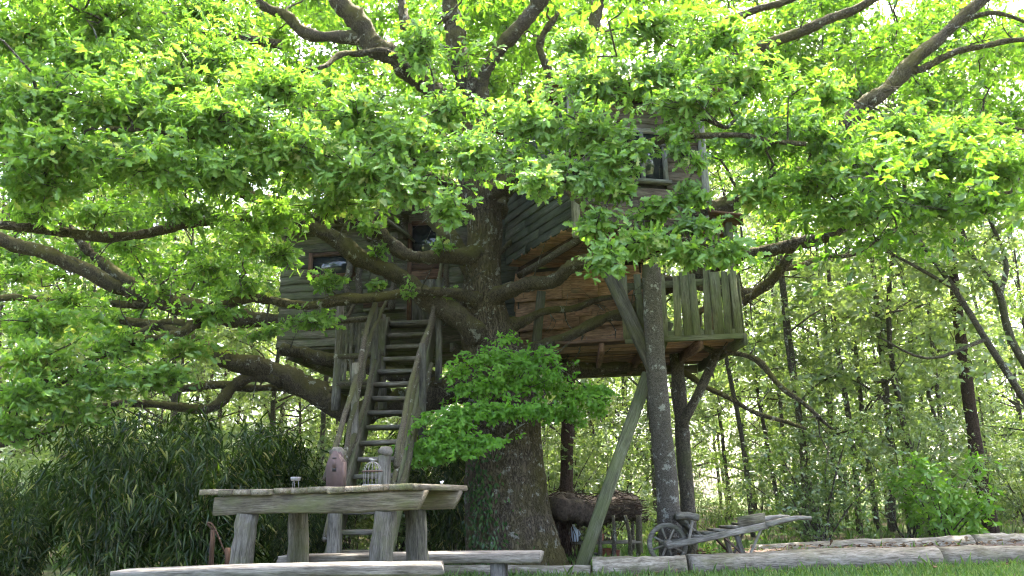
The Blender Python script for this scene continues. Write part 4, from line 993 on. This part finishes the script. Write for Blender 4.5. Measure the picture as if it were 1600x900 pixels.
MB().tube(np.array([[0, 0, .052], [0, 0, .056], [0, 0, .075], [0, 0, .08]]) + np.array(fp), [.024, .032, .036, .034], 14).build('dish', M_['white_metal'], tf, smooth=True)
for k in range(3):
    a = k * 2.1; MB().tube(np.array([[.026 * math.cos(a), .026 * math.sin(a), 0], [.022 * math.cos(a), .022 * math.sin(a), .055]]) + np.array(fp), .0025, 5).build('leg', M_['white_metal'], tf)

# stakes by the bamboo
for i, (px, y0, dd, lab) in enumerate([(333, 828, 6.6, 'tall brown cut stake standing left of the table legs'), (356, 856, 6.5, 'short brown cut stake next to a taller one by the table')]):
    p = at(px, y0, dd); s = thing('stake', (p.x, p.y, 0), lab, 'stake')
    stick('stem', [p, (p.x + .01, p.y, 0)], [.019, .022], M_['brown_wood'], s, sides=8)
    if i == 0: stick('side_branch', [p + Vector((0, 0, .0)), p + Vector((-.05, 0, .05)), p + Vector((.0, 0, .03)), p + Vector((.12, .0, -.2))], [.009, .008, .006], M_['brown_wood'], s, sides=6)

# ------------------------------------------------------------------ edging logs, mulch, grass
LOGX = []
def log(a, b, r0, r1, label):
    a = Vector(a); b = Vector(b); t = thing('edging_log', ((a + b) / 2).xy.to_3d(), label, 'log', 'split logs edging the bed')
    n = 22; L = (b - a).length; s = np.linspace(0, 1, n)
    P = np.array([list(a.lerp(b, x)) for x in s]); rad = np.interp(s, [0, 1], [r0, r1]) * (1 + .05 * np.sin(s * L * 3 + random.random() * 6) + RNG.normal(0, .012, n))
    P[:, 2] = rad * .62; P[:, 1] += .02 * np.sin(s * L * 1.7 + random.random() * 6)
    ax = (b - a).normalized(); M = Matrix.Translation(a) @ ax.to_track_quat('X', 'Z').to_matrix().to_4x4()
    v, f = tube(P, rad, 16, .025); v[:, 2] *= .92
    Mi = np.array(M.inverted()); v = v @ Mi[:3, :3].T + Mi[:3, 3]
    MB().add(v, f).build('log', M_['log_wood'], t, smooth=True, M=M)
    return t
def gpt(px, py):   # ground point under a pixel
    v = ray(px, py); t = -EYE.z / v.z; return EYE + v * t
E = [gpt(690, 899), gpt(925, 899), gpt(1075, 897), gpt(1465, 884), gpt(1720, 876)]
labs = ['low grey log half sunk before the oak bole', 'pale split log ending below the barrow wheel', 'long pale split log in front of the wheelbarrow', 'pale split log past the wheelbarrow beside the lawn']
for i in range(4):
    dirv = (E[i + 1] - E[i]).normalized()
    r = (.07, .125, .135, .125)[i]
    log(E[i] + dirv * .012, E[i + 1] - dirv * .012, r, r * 1.05, labs[i])
K = [gpt(1175, 868), gpt(1520, 861), gpt(1720, 857)]
log(K[0], K[1], .10, .14, 'rear log of the bed lying under the barrow handles')
log(K[1] + Vector((.03, 0, 0)), K[2], .14, .14, 'rear log of the bed standing by the lime-green sapling')
# mulch lying in the bed between the logs
mb = MB(); 
a0, a1, b1, b0 = E[2], E[4], K[2], K[0]
nx, ny = 60, 6; vv = []; ff = []
for i in range(nx + 1):
    for j in range(ny + 1):
        p = a0.lerp(a1, i / nx).lerp(b0.lerp(b1, i / nx), j / ny); vv.append((p.x, p.y, .07 + .05 * math.sin(j / ny * math.pi) + RNG.normal(0, .012)))
for i in range(nx):
    for j in range(ny): k = i * (ny + 1) + j; ff.append((k, k + ny + 1, k + ny + 2, k + 1))
mo = mb.add(vv, ff).build('bed_soil', M_['soil'], None, smooth=True); tag(mo, kind='structure')
def grass(n, xr, yr, hmin, hmax, edge=None):
    x = RNG.uniform(*xr, n); y = RNG.uniform(*yr, n)
    pos = np.stack([x, y, hz(x, y) - .005], 1)
    if edge is not None:
        k = edge(x, y); pos = pos[k]
    m = len(pos)
    d = norm(np.stack([RNG.normal(0, .35, m), RNG.normal(0, .35, m), np.ones(m)], 1)); nr = norm(RNG.normal(size=(m, 3)) * np.array([1, 1, .1]))
    return pos, d, nr, RNG.uniform(hmin, hmax, m), RNG.random(m)
ex = np.array([p.x for p in E]); ey = np.array([p.y for p in E])
G = Leaves()
G.add(grass(42000, (-2.5, 8.5), (4.6, 10.5), .04, .10, lambda x, y: y < np.interp(x, ex, ey) - .12))
G.add(grass(3000, (-2.5, 8.5), (4.6, 10.5), .08, .17, lambda x, y: (y < np.interp(x, ex, ey) - .1) & (y > np.interp(x, ex, ey) - .35)))
G.add(grass(9000, (-4, 4.5), (8.8, 13), .05, .16, lambda x, y: (y > np.interp(x, ex, ey) + .25) & (np.hypot(x - .0, y - 10) > .75)))
G.add(grass(7000, (-14, 18), (11, 24), .08, .22))
g_ = G.build('grass', BLADE, M_['grass']); tag(g_, 'short green grass of the lawn and the wood floor', 'grass', kind='stuff')

# dead leaves blown against the logs
M_['dead_leaf'] = leaf_mat('dead_leaf', [(0, (0.05, 0.03, 0.018)), (0.5, (0.12, 0.075, 0.04)), (1, (0.22, 0.15, 0.085))], (1, .9, .6), .15, .02)
nl_ = 1500; k_ = RNG.random(nl_); xx = RNG.uniform(-1.5, 8, nl_); yy = np.interp(xx, ex, ey) + np.where(k_ < .35, -.15 - RNG.exponential(.18, nl_), RNG.uniform(.05, 1.6, nl_))
zz_ = np.where((yy > np.interp(xx, ex, ey) + .15) & (xx > E[2].x) & (yy < np.interp(xx, [p.x for p in K], [p.y for p in K])), .15, .015) + RNG.uniform(0, .02, nl_)
DL = Leaves(); DL.add((np.stack([xx, yy, zz_], 1), norm(RNG.normal(size=(nl_, 3)) * [1, 1, .15]), norm(RNG.normal(0, .35, (nl_, 3)) + [0, 0, 1]), RNG.uniform(.04, .09, nl_), RNG.random(nl_)))
tag(DL.build('leaf_litter', OAK_SIMPLE, M_['dead_leaf']), 'brown dead leaves lying about the edging logs', 'leaves', kind='stuff')

# ------------------------------------------------------------------ wheelbarrow
wc = at(1043, 850, 9.3); wr = .226; wz = wc.z - wr
BX = (at(1251, 817, 9.4) - wc); 
wbw = thing('wheelbarrow', (wc.x + .6, wc.y + .1, wz), 'old grey wooden wheelbarrow with spoked wheel standing behind the logs', 'wheelbarrow')
bx = Vector((BX.x, BX.y, 0)).normalized(); by = Vector((-bx.y, bx.x, 0)); bz = Vector((0, 0, 1))
def wp(x, y, z): return Vector((wc.x, wc.y, wz)) + bx * x + by * y + bz * z
hub = MB().tube([wp(0, -.1, wr), wp(0, -.06, wr), wp(0, .06, wr), wp(0, .1, wr)], [.035, .05, .05, .035], 10).build('wheel', M_['barrow_wood'], wbw, smooth=True)
na = 28; rv = []; rf = []
for k in range(na):
    a = k / na * 2 * math.pi
    for (r_, yy) in ((wr, -.025), (wr, .025), (wr - .045, .025), (wr - .045, -.025)):
        rv.append(wp(r_ * math.cos(a), yy, wr + r_ * math.sin(a)))
for k in range(na):
    for j in range(4):
        a = k * 4 + j; b = k * 4 + (j + 1) % 4; c2 = ((k + 1) % na) * 4 + (j + 1) % 4; d2 = ((k + 1) % na) * 4 + j; rf.append((a, d2, c2, b))
MB().add([list(v) for v in rv], rf).build('rim', M_['barrow_wood'], hub)
for k in range(8):
    a = k / 8 * 2 * math.pi + .3
    plank('spoke', wp(.04 * math.cos(a), 0, wr + .04 * math.sin(a)), wp((wr - .04) * math.cos(a), 0, wr + (wr - .04) * math.sin(a)), by, .03, .022, M_['barrow_wood'], hub, jit=.001)
for s in (-1, 1):
    yy0, yy1 = s * .13, s * .27
    plank('shaft', wp(-.04, yy0, wr - .02), wp(1.05, yy1, wr + .19), bz, .07, .055, M_['barrow_wood'], wbw, jit=.003)
    stick('handle', [wp(1.03, yy1, wr + .188), wp(1.24, yy1 * 1.06, wr + .235), wp(1.4, yy1 * 1.1, wr + .255), wp(1.54, yy1 * 1.12, wr + .25)], [.034, .03, .024, .022], M_['barrow_wood'], wbw, sides=8)
    plank('leg', wp(.72, s * .20, wr + .11), wp(.80, s * .25, 0), bx, .05, .04, M_['barrow_wood'], wbw)
    stick('leg_brace', [wp(1.0, s * .25, wr + .17), wp(.82, s * .255, .08)], [.016, .016], M_['barrow_wood'], wbw, sides=6)
    stick('leg_brace', [wp(.55, s * .2, wr + .10), wp(.80, s * .25, .07)], [.014, .014], M_['iron'], wbw, sides=6)
    stick('headboard_post', [wp(.20, s * .16, wr + .03), wp(.26, s * .17, wr + .27)], [.018, .018], M_['barrow_wood'], wbw, sides=7)
for k in range(5):
    x = .30 + k * .145; plank('tray_board', wp(x, -.19 - .015 * k, wr + .085 + .028 * k), wp(x, .19 + .015 * k, wr + .085 + .028 * k), bx, .135, .022, M_['barrow_wood'], wbw)
for k in range(3):
    plank('headboard', wp(.32 - .075 * k, -.18, wr + .10 + .075 * k), wp(.32 - .075 * k, .18, wr + .10 + .075 * k), bx * -1 + bz, .10, .022, M_['barrow_wood'], wbw)
stick('headboard_rail', [wp(.06, -.2, wr + .30), wp(.2, -.19, wr + .30), wp(.32, -.19, wr + .28)], [.04, .042, .038], M_['grey_wood'], wbw, sides=8)
stick('headboard_rail', [wp(.18, -.2, wr + .30), wp(.18, .2, wr + .30)], [.035, .035], M_['grey_wood'], wbw, sides=8)
plank('side_board', wp(.74, -.235, wr + .235), wp(1.04, -.245, wr + .265), bz, .10, .03, M_['table_wood'], wbw)
plank('crosspiece', wp(1.02, -.25, wr + .205), wp(1.02, .25, wr + .205), bx, .06, .04, M_['barrow_wood'], wbw)

# ------------------------------------------------------------------ brushwood shelter
sh0 = at(868, 880, 10.7); sh1 = at(1000, 880, 10.9)
sh = thing('brushwood_shelter', at(935, 880, 11).xy.to_3d(), 'low shelter with thick dark brushwood roof on thin poles beside the oak', 'shelter')
ra, rb_ = at(862, 793, 10.6), at(1006, 795, 10.9)
n = 30; s = np.linspace(0, 1, n); P = np.array([list(ra.lerp(rb_, x)) for x in s]); P[:, 2] += .03 * np.sin(s * 9) - .05 * (s > .9)
rad = np.interp(s, [0, .06, .3, .8, .95, 1], [.14, .18, .19, .17, .155, .11])
v, f = tube(P, rad, 18, .06); c0 = P.mean(0)
_k = np.repeat(np.arange(n), 18); _q = (v[:, 2] - P[_k, 2]) / rad[_k]; v[:, 2] = P[_k, 2] + np.sign(_q) * np.abs(_q) ** .5 * rad[_k] * .95 + RNG.normal(0, .012, len(v)) - .02 * np.sin(v[:, 0] * 9)
v[:, 1] = c0[1] + .35 + (v[:, 1] - c0[1]) * 2.6
v[:, 2] += (v[:, 1] - c0[1] - .35) * .1
MB().add(v, f).build('roof', M_['thatch'], sh, smooth=True)
tg = MB()
for k in range(420):
    i = RNG.integers(0, n); a = RNG.uniform(0, 6.28); p = P[i] + np.array([0, .35, 0]) + np.array([0, math.cos(a) * rad[i] * 2.6, math.sin(a) * rad[i]])
    d = norm(np.array([RNG.normal(0, 1), RNG.normal(0, .5), RNG.normal(0, .25)])); Lg = RNG.uniform(.08, .3)
    S = np.stack([p - d * Lg / 2, p + RNG.normal(0, .015, 3), p + d * Lg / 2]); tg.tube(S, .005, 3, 0, False)
for k in range(90):
    x = RNG.uniform(862, 892); p0 = np.array(at(x, 805, RNG.uniform(10.5, 11.2))); p1 = np.array(at(x + RNG.normal(0, 7), 880, 10.7)); p1[1] = p0[1]; p1[2] = 0
    m = (p0 + p1) / 2 + RNG.normal(0, .05, 3); tg.tube(spline([p0, m, p1], 6), .007, 3, 0, False)
o = tg.build('brushwood', M_['dark_bark'], sh); o['kind'] = 'stuff'
for (px, px2, d) in ((872, 868, 10.6), (904, 906, 11.2), (938, 938, 10.6), (958, 958, 10.65), (977, 985, 10.6), (998, 1000, 10.7), (988, 992, 11.4), (890, 892, 11.4)):
    p = at(px, 805, d); q_ = at(px2, 880, d); q_.z = -.01
    stick('pole', [p, (p + q_) / 2 + Vector((random.gauss(0, .02), 0, 0)), q_], [.022, .026, .03] if px < 990 else [.04, .042, .045], M_['stick_wood'], sh, sides=7)
shz = at(950, 848, 10.75).z
for k in range(3): plank('shelf_board', (at(892, 848, 10.75).x, 10.72 + k * .13, shz), (at(1000, 848, 10.75).x, 10.72 + k * .13, shz), (0, 1, 0), .12, .03, M_['grey_wood'], sh)
def lathe(name, P, prof, mat, parent, sides=16):
    S = np.array([[0, 0, z] for r, z in prof]) + np.array(P); return MB().tube(S, [r for r, z in prof], sides).build(name, M_[mat], parent, smooth=True, local=tuple(P))
jp = (at(897, 848, 10.8).x, 10.82, shz + .017)
jug = thing('water_jug', jp, 'pale blue-white plastic jug on the shelf of the shelter', 'jug')
lathe('body', jp, [(.05, 0), (.06, .01), (.062, .1), (.055, .15), (.03, .185), (.02, .19)], 'blue_plastic', jug); lathe('cap', (jp[0], jp[1], jp[2] + .19), [(.022, 0), (.022, .025)], 'white_china', jug)
MB().tube([(jp[0] + .055, jp[1], jp[2] + .06), (jp[0] + .085, jp[1], jp[2] + .09), (jp[0] + .06, jp[1], jp[2] + .15)], .01, 6).build('handle', M_['blue_plastic'], jug, smooth=True)
def pot(px, d, r, h, mat, lab, z=0.0):
    p = at(px, 878, d); P = (p.x, p.y, z); t = thing('plant_pot', P, lab, 'pot', 'pots in the shelter')
    lathe('body', P, [(r * .7, 0), (r * .72, .005), (r * .95, h * .8)], mat, t); lathe('rim', (P[0], P[1], h * .8 + z), [(r * 1.02, 0), (r * 1.04, h * .19), (r * .9, h * .2)], mat, t)
pot(946, 10.9, .085, .16, 'terracotta', 'terracotta pot under the shelf beside the black pot'); pot(927, 10.7, .06, .12, 'black', 'round black pot under the shelter shelf')
pot(962, 11.0, .07, .13, 'terracotta', 'terracotta pot under the shelf behind the thin poles'); pot(940, 10.9, .05, .09, 'terracotta', 'small terracotta pot on the shelter shelf', shz + .017)

# ------------------------------------------------------------------ ivy on the bole
iv = thing('ivy_plant', (oak_base.x - .45, oak_base.y - .62, 0), 'dark green ivy climbing the foot of the oak bole', 'ivy')
IV = Leaves(); n = 520
zz = RNG.random(n) ** 1.2 * 1.35; th = RNG.normal(math.radians(238), .20 + .06 * (1.4 - zz), n)
rr = np.interp(zz, TP[:, 2], TP[:, 3]) * 1.10 + .02 + .16 * np.exp(-zz / .35) * .5
cx = np.interp(zz, TP[:, 2], TP[:, 0]); cy = np.interp(zz, TP[:, 2], TP[:, 1])
pos = np.stack([cx + np.cos(th) * rr, cy + np.sin(th) * rr, zz], 1); on = np.stack([np.cos(th), np.sin(th), .2 + 0 * th], 1)
IV.add((pos, norm(np.stack([RNG.normal(0, .6, n), RNG.normal(0, .3, n), -np.ones(n)], 1)), norm(on + RNG.normal(0, .3, (n, 3))), RNG.uniform(.04, .075, n), RNG.random(n)))
IV.build('leaves', OVAL, M_['ivy_leaf'], iv)
for k in range(3):
    zs = np.linspace(0, 1.2, 8); ts = math.radians(238) + (k - 1) * .15 + RNG.normal(0, .05, 8); r_ = np.interp(zs, TP[:, 2], TP[:, 3]) * 1.08 + .1 * np.exp(-zs / .35)
    stick('stem', np.stack([np.interp(zs, TP[:, 2], TP[:, 0]) + np.cos(ts) * r_, np.interp(zs, TP[:, 2], TP[:, 1]) + np.sin(ts) * r_, zs], 1), [.012, .006], M_['twig_bark'], iv, sides=5)

# ------------------------------------------------------------------ copies of a thing with its parts
def copy_tree(o, M, label=None):
    c_ = o.copy(); COL.objects.link(c_); W[c_.name] = M; c_.matrix_basis = M
    if label: c_['label'] = label
    for ch in o.children:
        k = ch.copy(); COL.objects.link(k); k.parent = c_; k.matrix_parent_inverse = ch.matrix_parent_inverse.copy(); k.matrix_basis = ch.matrix_basis.copy()
    return c_
def TRS(x, y, rz, s, z=None): return Matrix.Translation((x, y, hz(np.array(x), np.array(y)) - .03 if z is None else z)) @ Matrix.Rotation(rz, 4, 'Z') @ Matrix.Diagonal((s, s, s, 1))

# ------------------------------------------------------------------ bamboo
def bamboo(label, h, spread, ncane, nleaf, seed):  # canes of uneven height
    t = thing('bamboo_clump', (0, 0, 0), label, 'bamboo', 'bamboo clumps left of the stairs')
    BL = Leaves()
    for k in range(ncane):
        a = RNG.uniform(0, 6.28); r0 = RNG.uniform(0, spread * .55); ln = RNG.uniform(.5, 1.0); hh = h * RNG.uniform(.55, 1.2)
        b = np.array([r0 * math.cos(a), r0 * math.sin(a), 0]); o = np.array([math.cos(a), math.sin(a), 0])
        S = spline([b, b + o * ln * .12 + [0, 0, hh * .45], b + o * ln * .45 + [0, 0, hh * .85], b + o * ln * .95 + [0, 0, hh * .93]], 12)
        MB().tube(S, np.linspace(.011, .003, 12), 5, 0, False).build('cane', M_['cane'], t, smooth=True)
        m = nleaf // ncane; i = RNG.uniform(2, 11, m); j = i.astype(int)
        p = S[j] + RNG.normal(0, .13, (m, 3)) + o * RNG.uniform(0, .1, (m, 1))
        d = norm(np.stack([RNG.normal(0, .8, m) + o[0] * .5, RNG.normal(0, .8, m) + o[1] * .5, RNG.normal(-.55, .4, m)], 1))
        nr = norm(np.stack([RNG.normal(0, .4, m) + o[0] * .3, RNG.normal(0, .4, m) + o[1] * .3, np.ones(m)], 1))
        BL.add((p, d, nr, RNG.uniform(.08, .23, m), np.clip(RNG.normal(.5, .28, m), 0, 1)))
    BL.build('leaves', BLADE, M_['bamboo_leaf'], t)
    return t
bA = bamboo('dense dark green bamboo clump with drooping narrow leaves', 2.0, .8, 22, 5200, 1)
bB = bamboo('dense dark green bamboo clump with drooping narrow leaves', 2.3, .7, 18, 4200, 2)
spots = [(-5.0, 8.2, .52), (-4.1, 8.4, .66), (-3.3, 8.7, .72), (-2.6, 9.5, .40), (-5.8, 9.6, .6), (-4.6, 9.8, .74), (-3.6, 10.2, .86), (-2.6, 10.8, .45), (-6.4, 8.6, .55), (-0.75, 10.9, .7), (-2.9, 11.4, .8), (-1.2, 12.0, .8)]
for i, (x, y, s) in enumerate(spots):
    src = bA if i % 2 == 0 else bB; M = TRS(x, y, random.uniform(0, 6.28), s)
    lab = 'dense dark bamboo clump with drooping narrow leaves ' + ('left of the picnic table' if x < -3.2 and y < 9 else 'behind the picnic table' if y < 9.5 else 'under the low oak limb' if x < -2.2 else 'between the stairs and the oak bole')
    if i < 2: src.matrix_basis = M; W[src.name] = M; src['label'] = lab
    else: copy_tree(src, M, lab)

# ------------------------------------------------------------------ the wood behind
def stand(x, y):
    a = x / y
    for lim, txt in ((-.26, 'beyond the bamboo'), (-.02, 'behind the stairs and the left cabin'), (.17, 'beyond the brushwood shelter'), (.40, 'behind the wheelbarrow'), (9, 'around the lime-green sapling')):
        if a < lim: return txt
def wood_tree(name, label, cat, group, h, r, base, nleaf, lw, lean=.06, mat='wood_bark', leafm='wood_leaf', lsz=.13, forks=7, pads=26):
    t = thing(name, (0, 0, 0), label, cat, group)
    a = RNG.uniform(0, 6.28); o = np.array([math.cos(a), math.sin(a), 0]) * lean * h
    S = spline([np.array([0, 0, -.1]), o * .15 + [RNG.normal(0, .12), RNG.normal(0, .12), h * .3], o * .5 + [RNG.normal(0, .2), RNG.normal(0, .2), h * .65], o + np.array([0, 0, h])], 20)
    S[:, :2] += np.cumsum(RNG.normal(0, .018, (20, 2)), axis=0)
    MB().tube(S, r * np.linspace(1.1, .15, 20) ** .9, 8, .05).build('trunk', M_[mat], t, smooth=True)
    bm = MB(); ends = []
    for k in range(forks):
        i = RNG.integers(int(20 * base * .7), 18); b = S[i]; az = RNG.uniform(0, 6.28); ln = lw * RNG.uniform(.6, 1.25)
        e = b + np.array([math.cos(az) * ln, math.sin(az) * ln, ln * RNG.uniform(.2, .9)])
        Q = spline([b, b * .55 + e * .45 + RNG.normal(0, .15, 3), e], 8); rr = r * (1 - i / 20) * .5 + .008
        bm.tube(Q, np.linspace(rr, .006, 8), 5, 0, False); ends += [Q[4], Q[7], Q[6]]
        for _ in range(3):
            q0 = Q[RNG.integers(2, 7)]; bm.tube(spline([q0, q0 + RNG.normal(0, .25, 3), q0 + RNG.normal(0, .5, 3) + [0, 0, .2]], 5), np.linspace(.009, .003, 5), 3, 0, False)
    bo = bm.build('branches', M_[mat], t, smooth=True); bo['kind'] = 'stuff'
    LV = Leaves()
    for k in range(pads):
        if k < len(ends): c_ = ends[k]
        else:
            i = RNG.integers(int(20 * base), 20); c_ = S[i] + RNG.normal(0, lw * .5, 3) * np.array([1, 1, .5])
        rr = RNG.uniform(.35, .7) * lw * .55
        LV.add(pad(c_, (rr, rr, rr * .55), max(4, nleaf // pads // 5), 5, lsz, up=.6))
    LV.build('crown', OVAL, M_[leafm], t)
    return t
gW = 'slender trees of the wood behind the tree house'
lW = 'slender young tree with small pale leaves standing '
protos = [wood_tree('wood_tree', lW, 'tree', gW, random.uniform(9, 13), random.uniform(.03, .066),     .16, 8200, 1.6, lean=random.uniform(.02, .12), forks=16, pads=70, lsz=.095) for _ in range(6)]
place = []
rs = random.Random(3)
tried = 0
while len(place) < 128 and tried < 5000:
    tried += 1
    y = rs.uniform(14.5, 40) if len(place) > 64 else rs.uniform(14.5, 27); x = rs.uniform(-.74, .74) * y
    if all((x - a) ** 2 + (y - b) ** 2 > (.75 + .035 * y) ** 2 for a, b in place): place.append((x, y))
for i, (x, y) in enumerate(place):
    src = protos[i % 6]; M = TRS(x, y, rs.uniform(0, 6.28), rs.uniform(.8, 1.2) if y < 22 else rs.uniform(1.1, 1.6)); lab = lW + stand(x, y)
    if i < 6: src.matrix_basis = M; W[src.name] = M; src['label'] = lab
    else: copy_tree(src, M, lab)
# single trees one can point to
def special(label, way, mat, name='wood_tree', leaves=None):
    P = [at(x, y, d) for x, y, d, w in way]; base = P[0]; base.z = -.05
    t = thing(name, base, label, 'tree')
    S = spline([list(p) for p in P], 6 * len(P)); R = np.interp(np.linspace(0, 1, 6 * len(P)), np.linspace(0, 1, len(P)), [rp(w, d) for x, y, d, w in way])
    MB().tube(S, R, 10, .05).build('trunk', M_[mat], t, smooth=True, local=tuple(base))
    LV = Leaves()
    for k in range(14):
        i = RNG.integers(len(S) // 2, len(S)); c_ = S[i] + RNG.normal(0, .7, 3)
        LV.add(pad(c_, (.6, .6, .35), 22, 6, .13))
    LV.build('crown', OVAL, M_['wood_leaf'], t, local=tuple(base))
    return t, S
special('dark red-brown straight trunk standing in the wood past the lime sapling', [(1552, 845, 14, 11), (1525, 700, 14, 10), (1500, 520, 14, 8.5), (1488, 400, 14, 7), (1480, 250, 14, 5)], 'dark_bark')
tA, SA = special('grey forked tree leaning over the dark straight trunk', [(1680, 830, 12.5, 7), (1630, 680, 12.5, 5.5), (1540, 530, 12.5, 5), (1490, 450, 12.5, 4.5), (1440, 380, 12.5, 3.5), (1400, 320, 12.5, 2.5)], 'wood_bark')
stick('limb', [at(1540, 530, 12.5), at(1450, 560, 12.4), at(1370, 525, 12.3)], [.035, .012], M_['wood_bark'], tA)
stick('limb', [at(1490, 450, 12.5), at(1400, 400, 12.4), at(1340, 375, 12.3)], [.035, .012], M_['wood_bark'], tA)
tB, SB = special('grey lichen-spotted tree that forks high beside the leaning one', [(1700, 830, 13, 8), (1640, 640, 13, 7), (1580, 530, 13, 6), (1560, 455, 13, 5.5), (1520, 400, 13, 4), (1500, 350, 13, 3)], 'wood_bark')
stick('limb', [at(1562, 460, 13), at(1572, 410, 13), at(1545, 340, 13)], [.05, .03], M_['wood_bark'], tB)
special('brown trunk standing right behind the brushwood shelter', [(884, 860, 12.5, 11), (885, 760, 12.5, 10), (887, 660, 12.5, 10), (890, 560, 12.5, 9), (890, 420, 12.5, 7)], 'dark_bark')
for (x0, x1, d, w) in ((1262, 1232, 15, 6), (1345, 1305, 15.5, 5), (1395, 1375, 16, 6), (1425, 1385, 16.5, 5), (1178, 1128, 15, 4), (1300, 1290, 17, 4), (1478, 1455, 16, 4)):
    P = [(x0, 850, d, w), (x0 * .6 + x1 * .4 + 4, 700, d, w * .9), (x1, 520, d, w * .8), (x1 - 15, 380, d, w * .5)]
    t, S = special('thin bare-stemmed tree at the edge of the wood ' + stand((x0 - 800) / FPX, 1), P, 'wood_bark'); t['group'] = 'thin bare-stemmed trees at the edge of the wood'

# shrubs of the undergrowth
def shrub(label, group, r, n, mat, lsz, h):
    t = thing('shrub', (0, 0, 0), label, 'shrub', group)
    LV = Leaves(); bm_ = []
    for k in range(12):
        a = RNG.uniform(0, 6.28); rr = r * RNG.random() ** .5; e = np.array([math.cos(a) * rr, math.sin(a) * rr, h * RNG.uniform(.35, 1.0)])
        stick('stem', [np.array([0, 0, -.05]) + RNG.normal(0, .08, 3) * [1, 1, 0], e * [.5, .5, .6], e], [.014, .005], M_['twig_bark'], t, sides=4, n=6)
        LV.add(pad(e, (r * .45, r * .45, h * .26), n // 12 // 6, 6, lsz)); LV.add(pad(e * [.7, .7, .5], (r * .4, r * .4, h * .25), n // 20 // 6, 6, lsz))
    LV.build('leaves', OVAL, M_[mat], t); return t
gS, lS = 'undergrowth shrubs along the edge of the wood', 'leafy green undergrowth shrub at the edge of the wood'
sp = [shrub(lS, gS, .9, 3600, 'shrub_leaf', .06, 1.5), shrub(lS, gS, 1.0, 3600, 'wood_leaf', .06, 1.9), shrub(lS, gS, .8, 3000, 'wood_leaf', .055, 1.2)]
sps = []
for k in range(64):
    y = 12.2 + (k % 16) * .95 + rs.uniform(-.3, .3); x = rs.uniform(-.7, .72) * y
    sps.append((x, y))
sps += [(-2.3, 11.6), (-3.1, 12.0), (-1.5, 11.9), (-4.0, 12.2), (-2.0, 13.0)]
for i, (x, y) in enumerate(sps):
    src = sp[i % 3]; M = TRS(x, y, rs.uniform(0, 6.28), rs.uniform(.7, 1.35)); lab = ('dark leafy', 'tall pale', 'low pale')[i % 3] + ' undergrowth shrub ' + stand(x, y)
    if i < 3: src.matrix_basis = M; W[src.name] = M; src['label'] = lab
    else: copy_tree(src, M, lab)
sl = shrub('bright lime-green sapling behind the rear logs', None, .62, 1350, 'lime_leaf', .11, 1.25)
p = gpt(1478, 852); M = Matrix.Translation((p.x, p.y, 0)); sl.matrix_basis = M; W[sl.name] = M
del sl['category']; sl['category'] = 'sapling'

# the far wood, one mass of leaves
FW = Leaves()
for k in range(800):
    y = RNG.uniform(42, 62); x = RNG.uniform(-.8, .8) * y; z = RNG.uniform(0, 1) ** .9 * 17
    r = RNG.uniform(1.2, 2.6); FW.add(pad((x, y, z), (r, r, r * .7), 20, 5,   .36))
o = FW.build('far_wood', OVAL, M_['wood_leaf']); tag(o, 'pale green far edge of the wood beyond the slender trees', 'wood', kind='stuff')
print('LEAVES', FRONT.count(), BACK.count(), SH.count(), FW.count(), 'grass', G.count())

# ------------------------------------------------------------------ thin haze added for depth and to lift the darks
hm = bpy.data.materials.new('haze'); hm.use_nodes = True; hn = hm.node_tree; hn.nodes.clear()
ho = hn.nodes.new('ShaderNodeOutputMaterial'); hv = hn.nodes.new('ShaderNodeVolumePrincipled')
hv.inputs['Color'].default_value = (0.93, 0.95, 0.93, 1); hv.inputs['Density'].default_value = 0.0002; hv.inputs['Anisotropy'].default_value = 0.2
hn.links.new(hv.outputs[0], ho.inputs['Volume'])
hb = MB().box((0, 220, 14.5), (330, 310, 16.5)).build('haze', hm); tag(hb, kind='stuff')
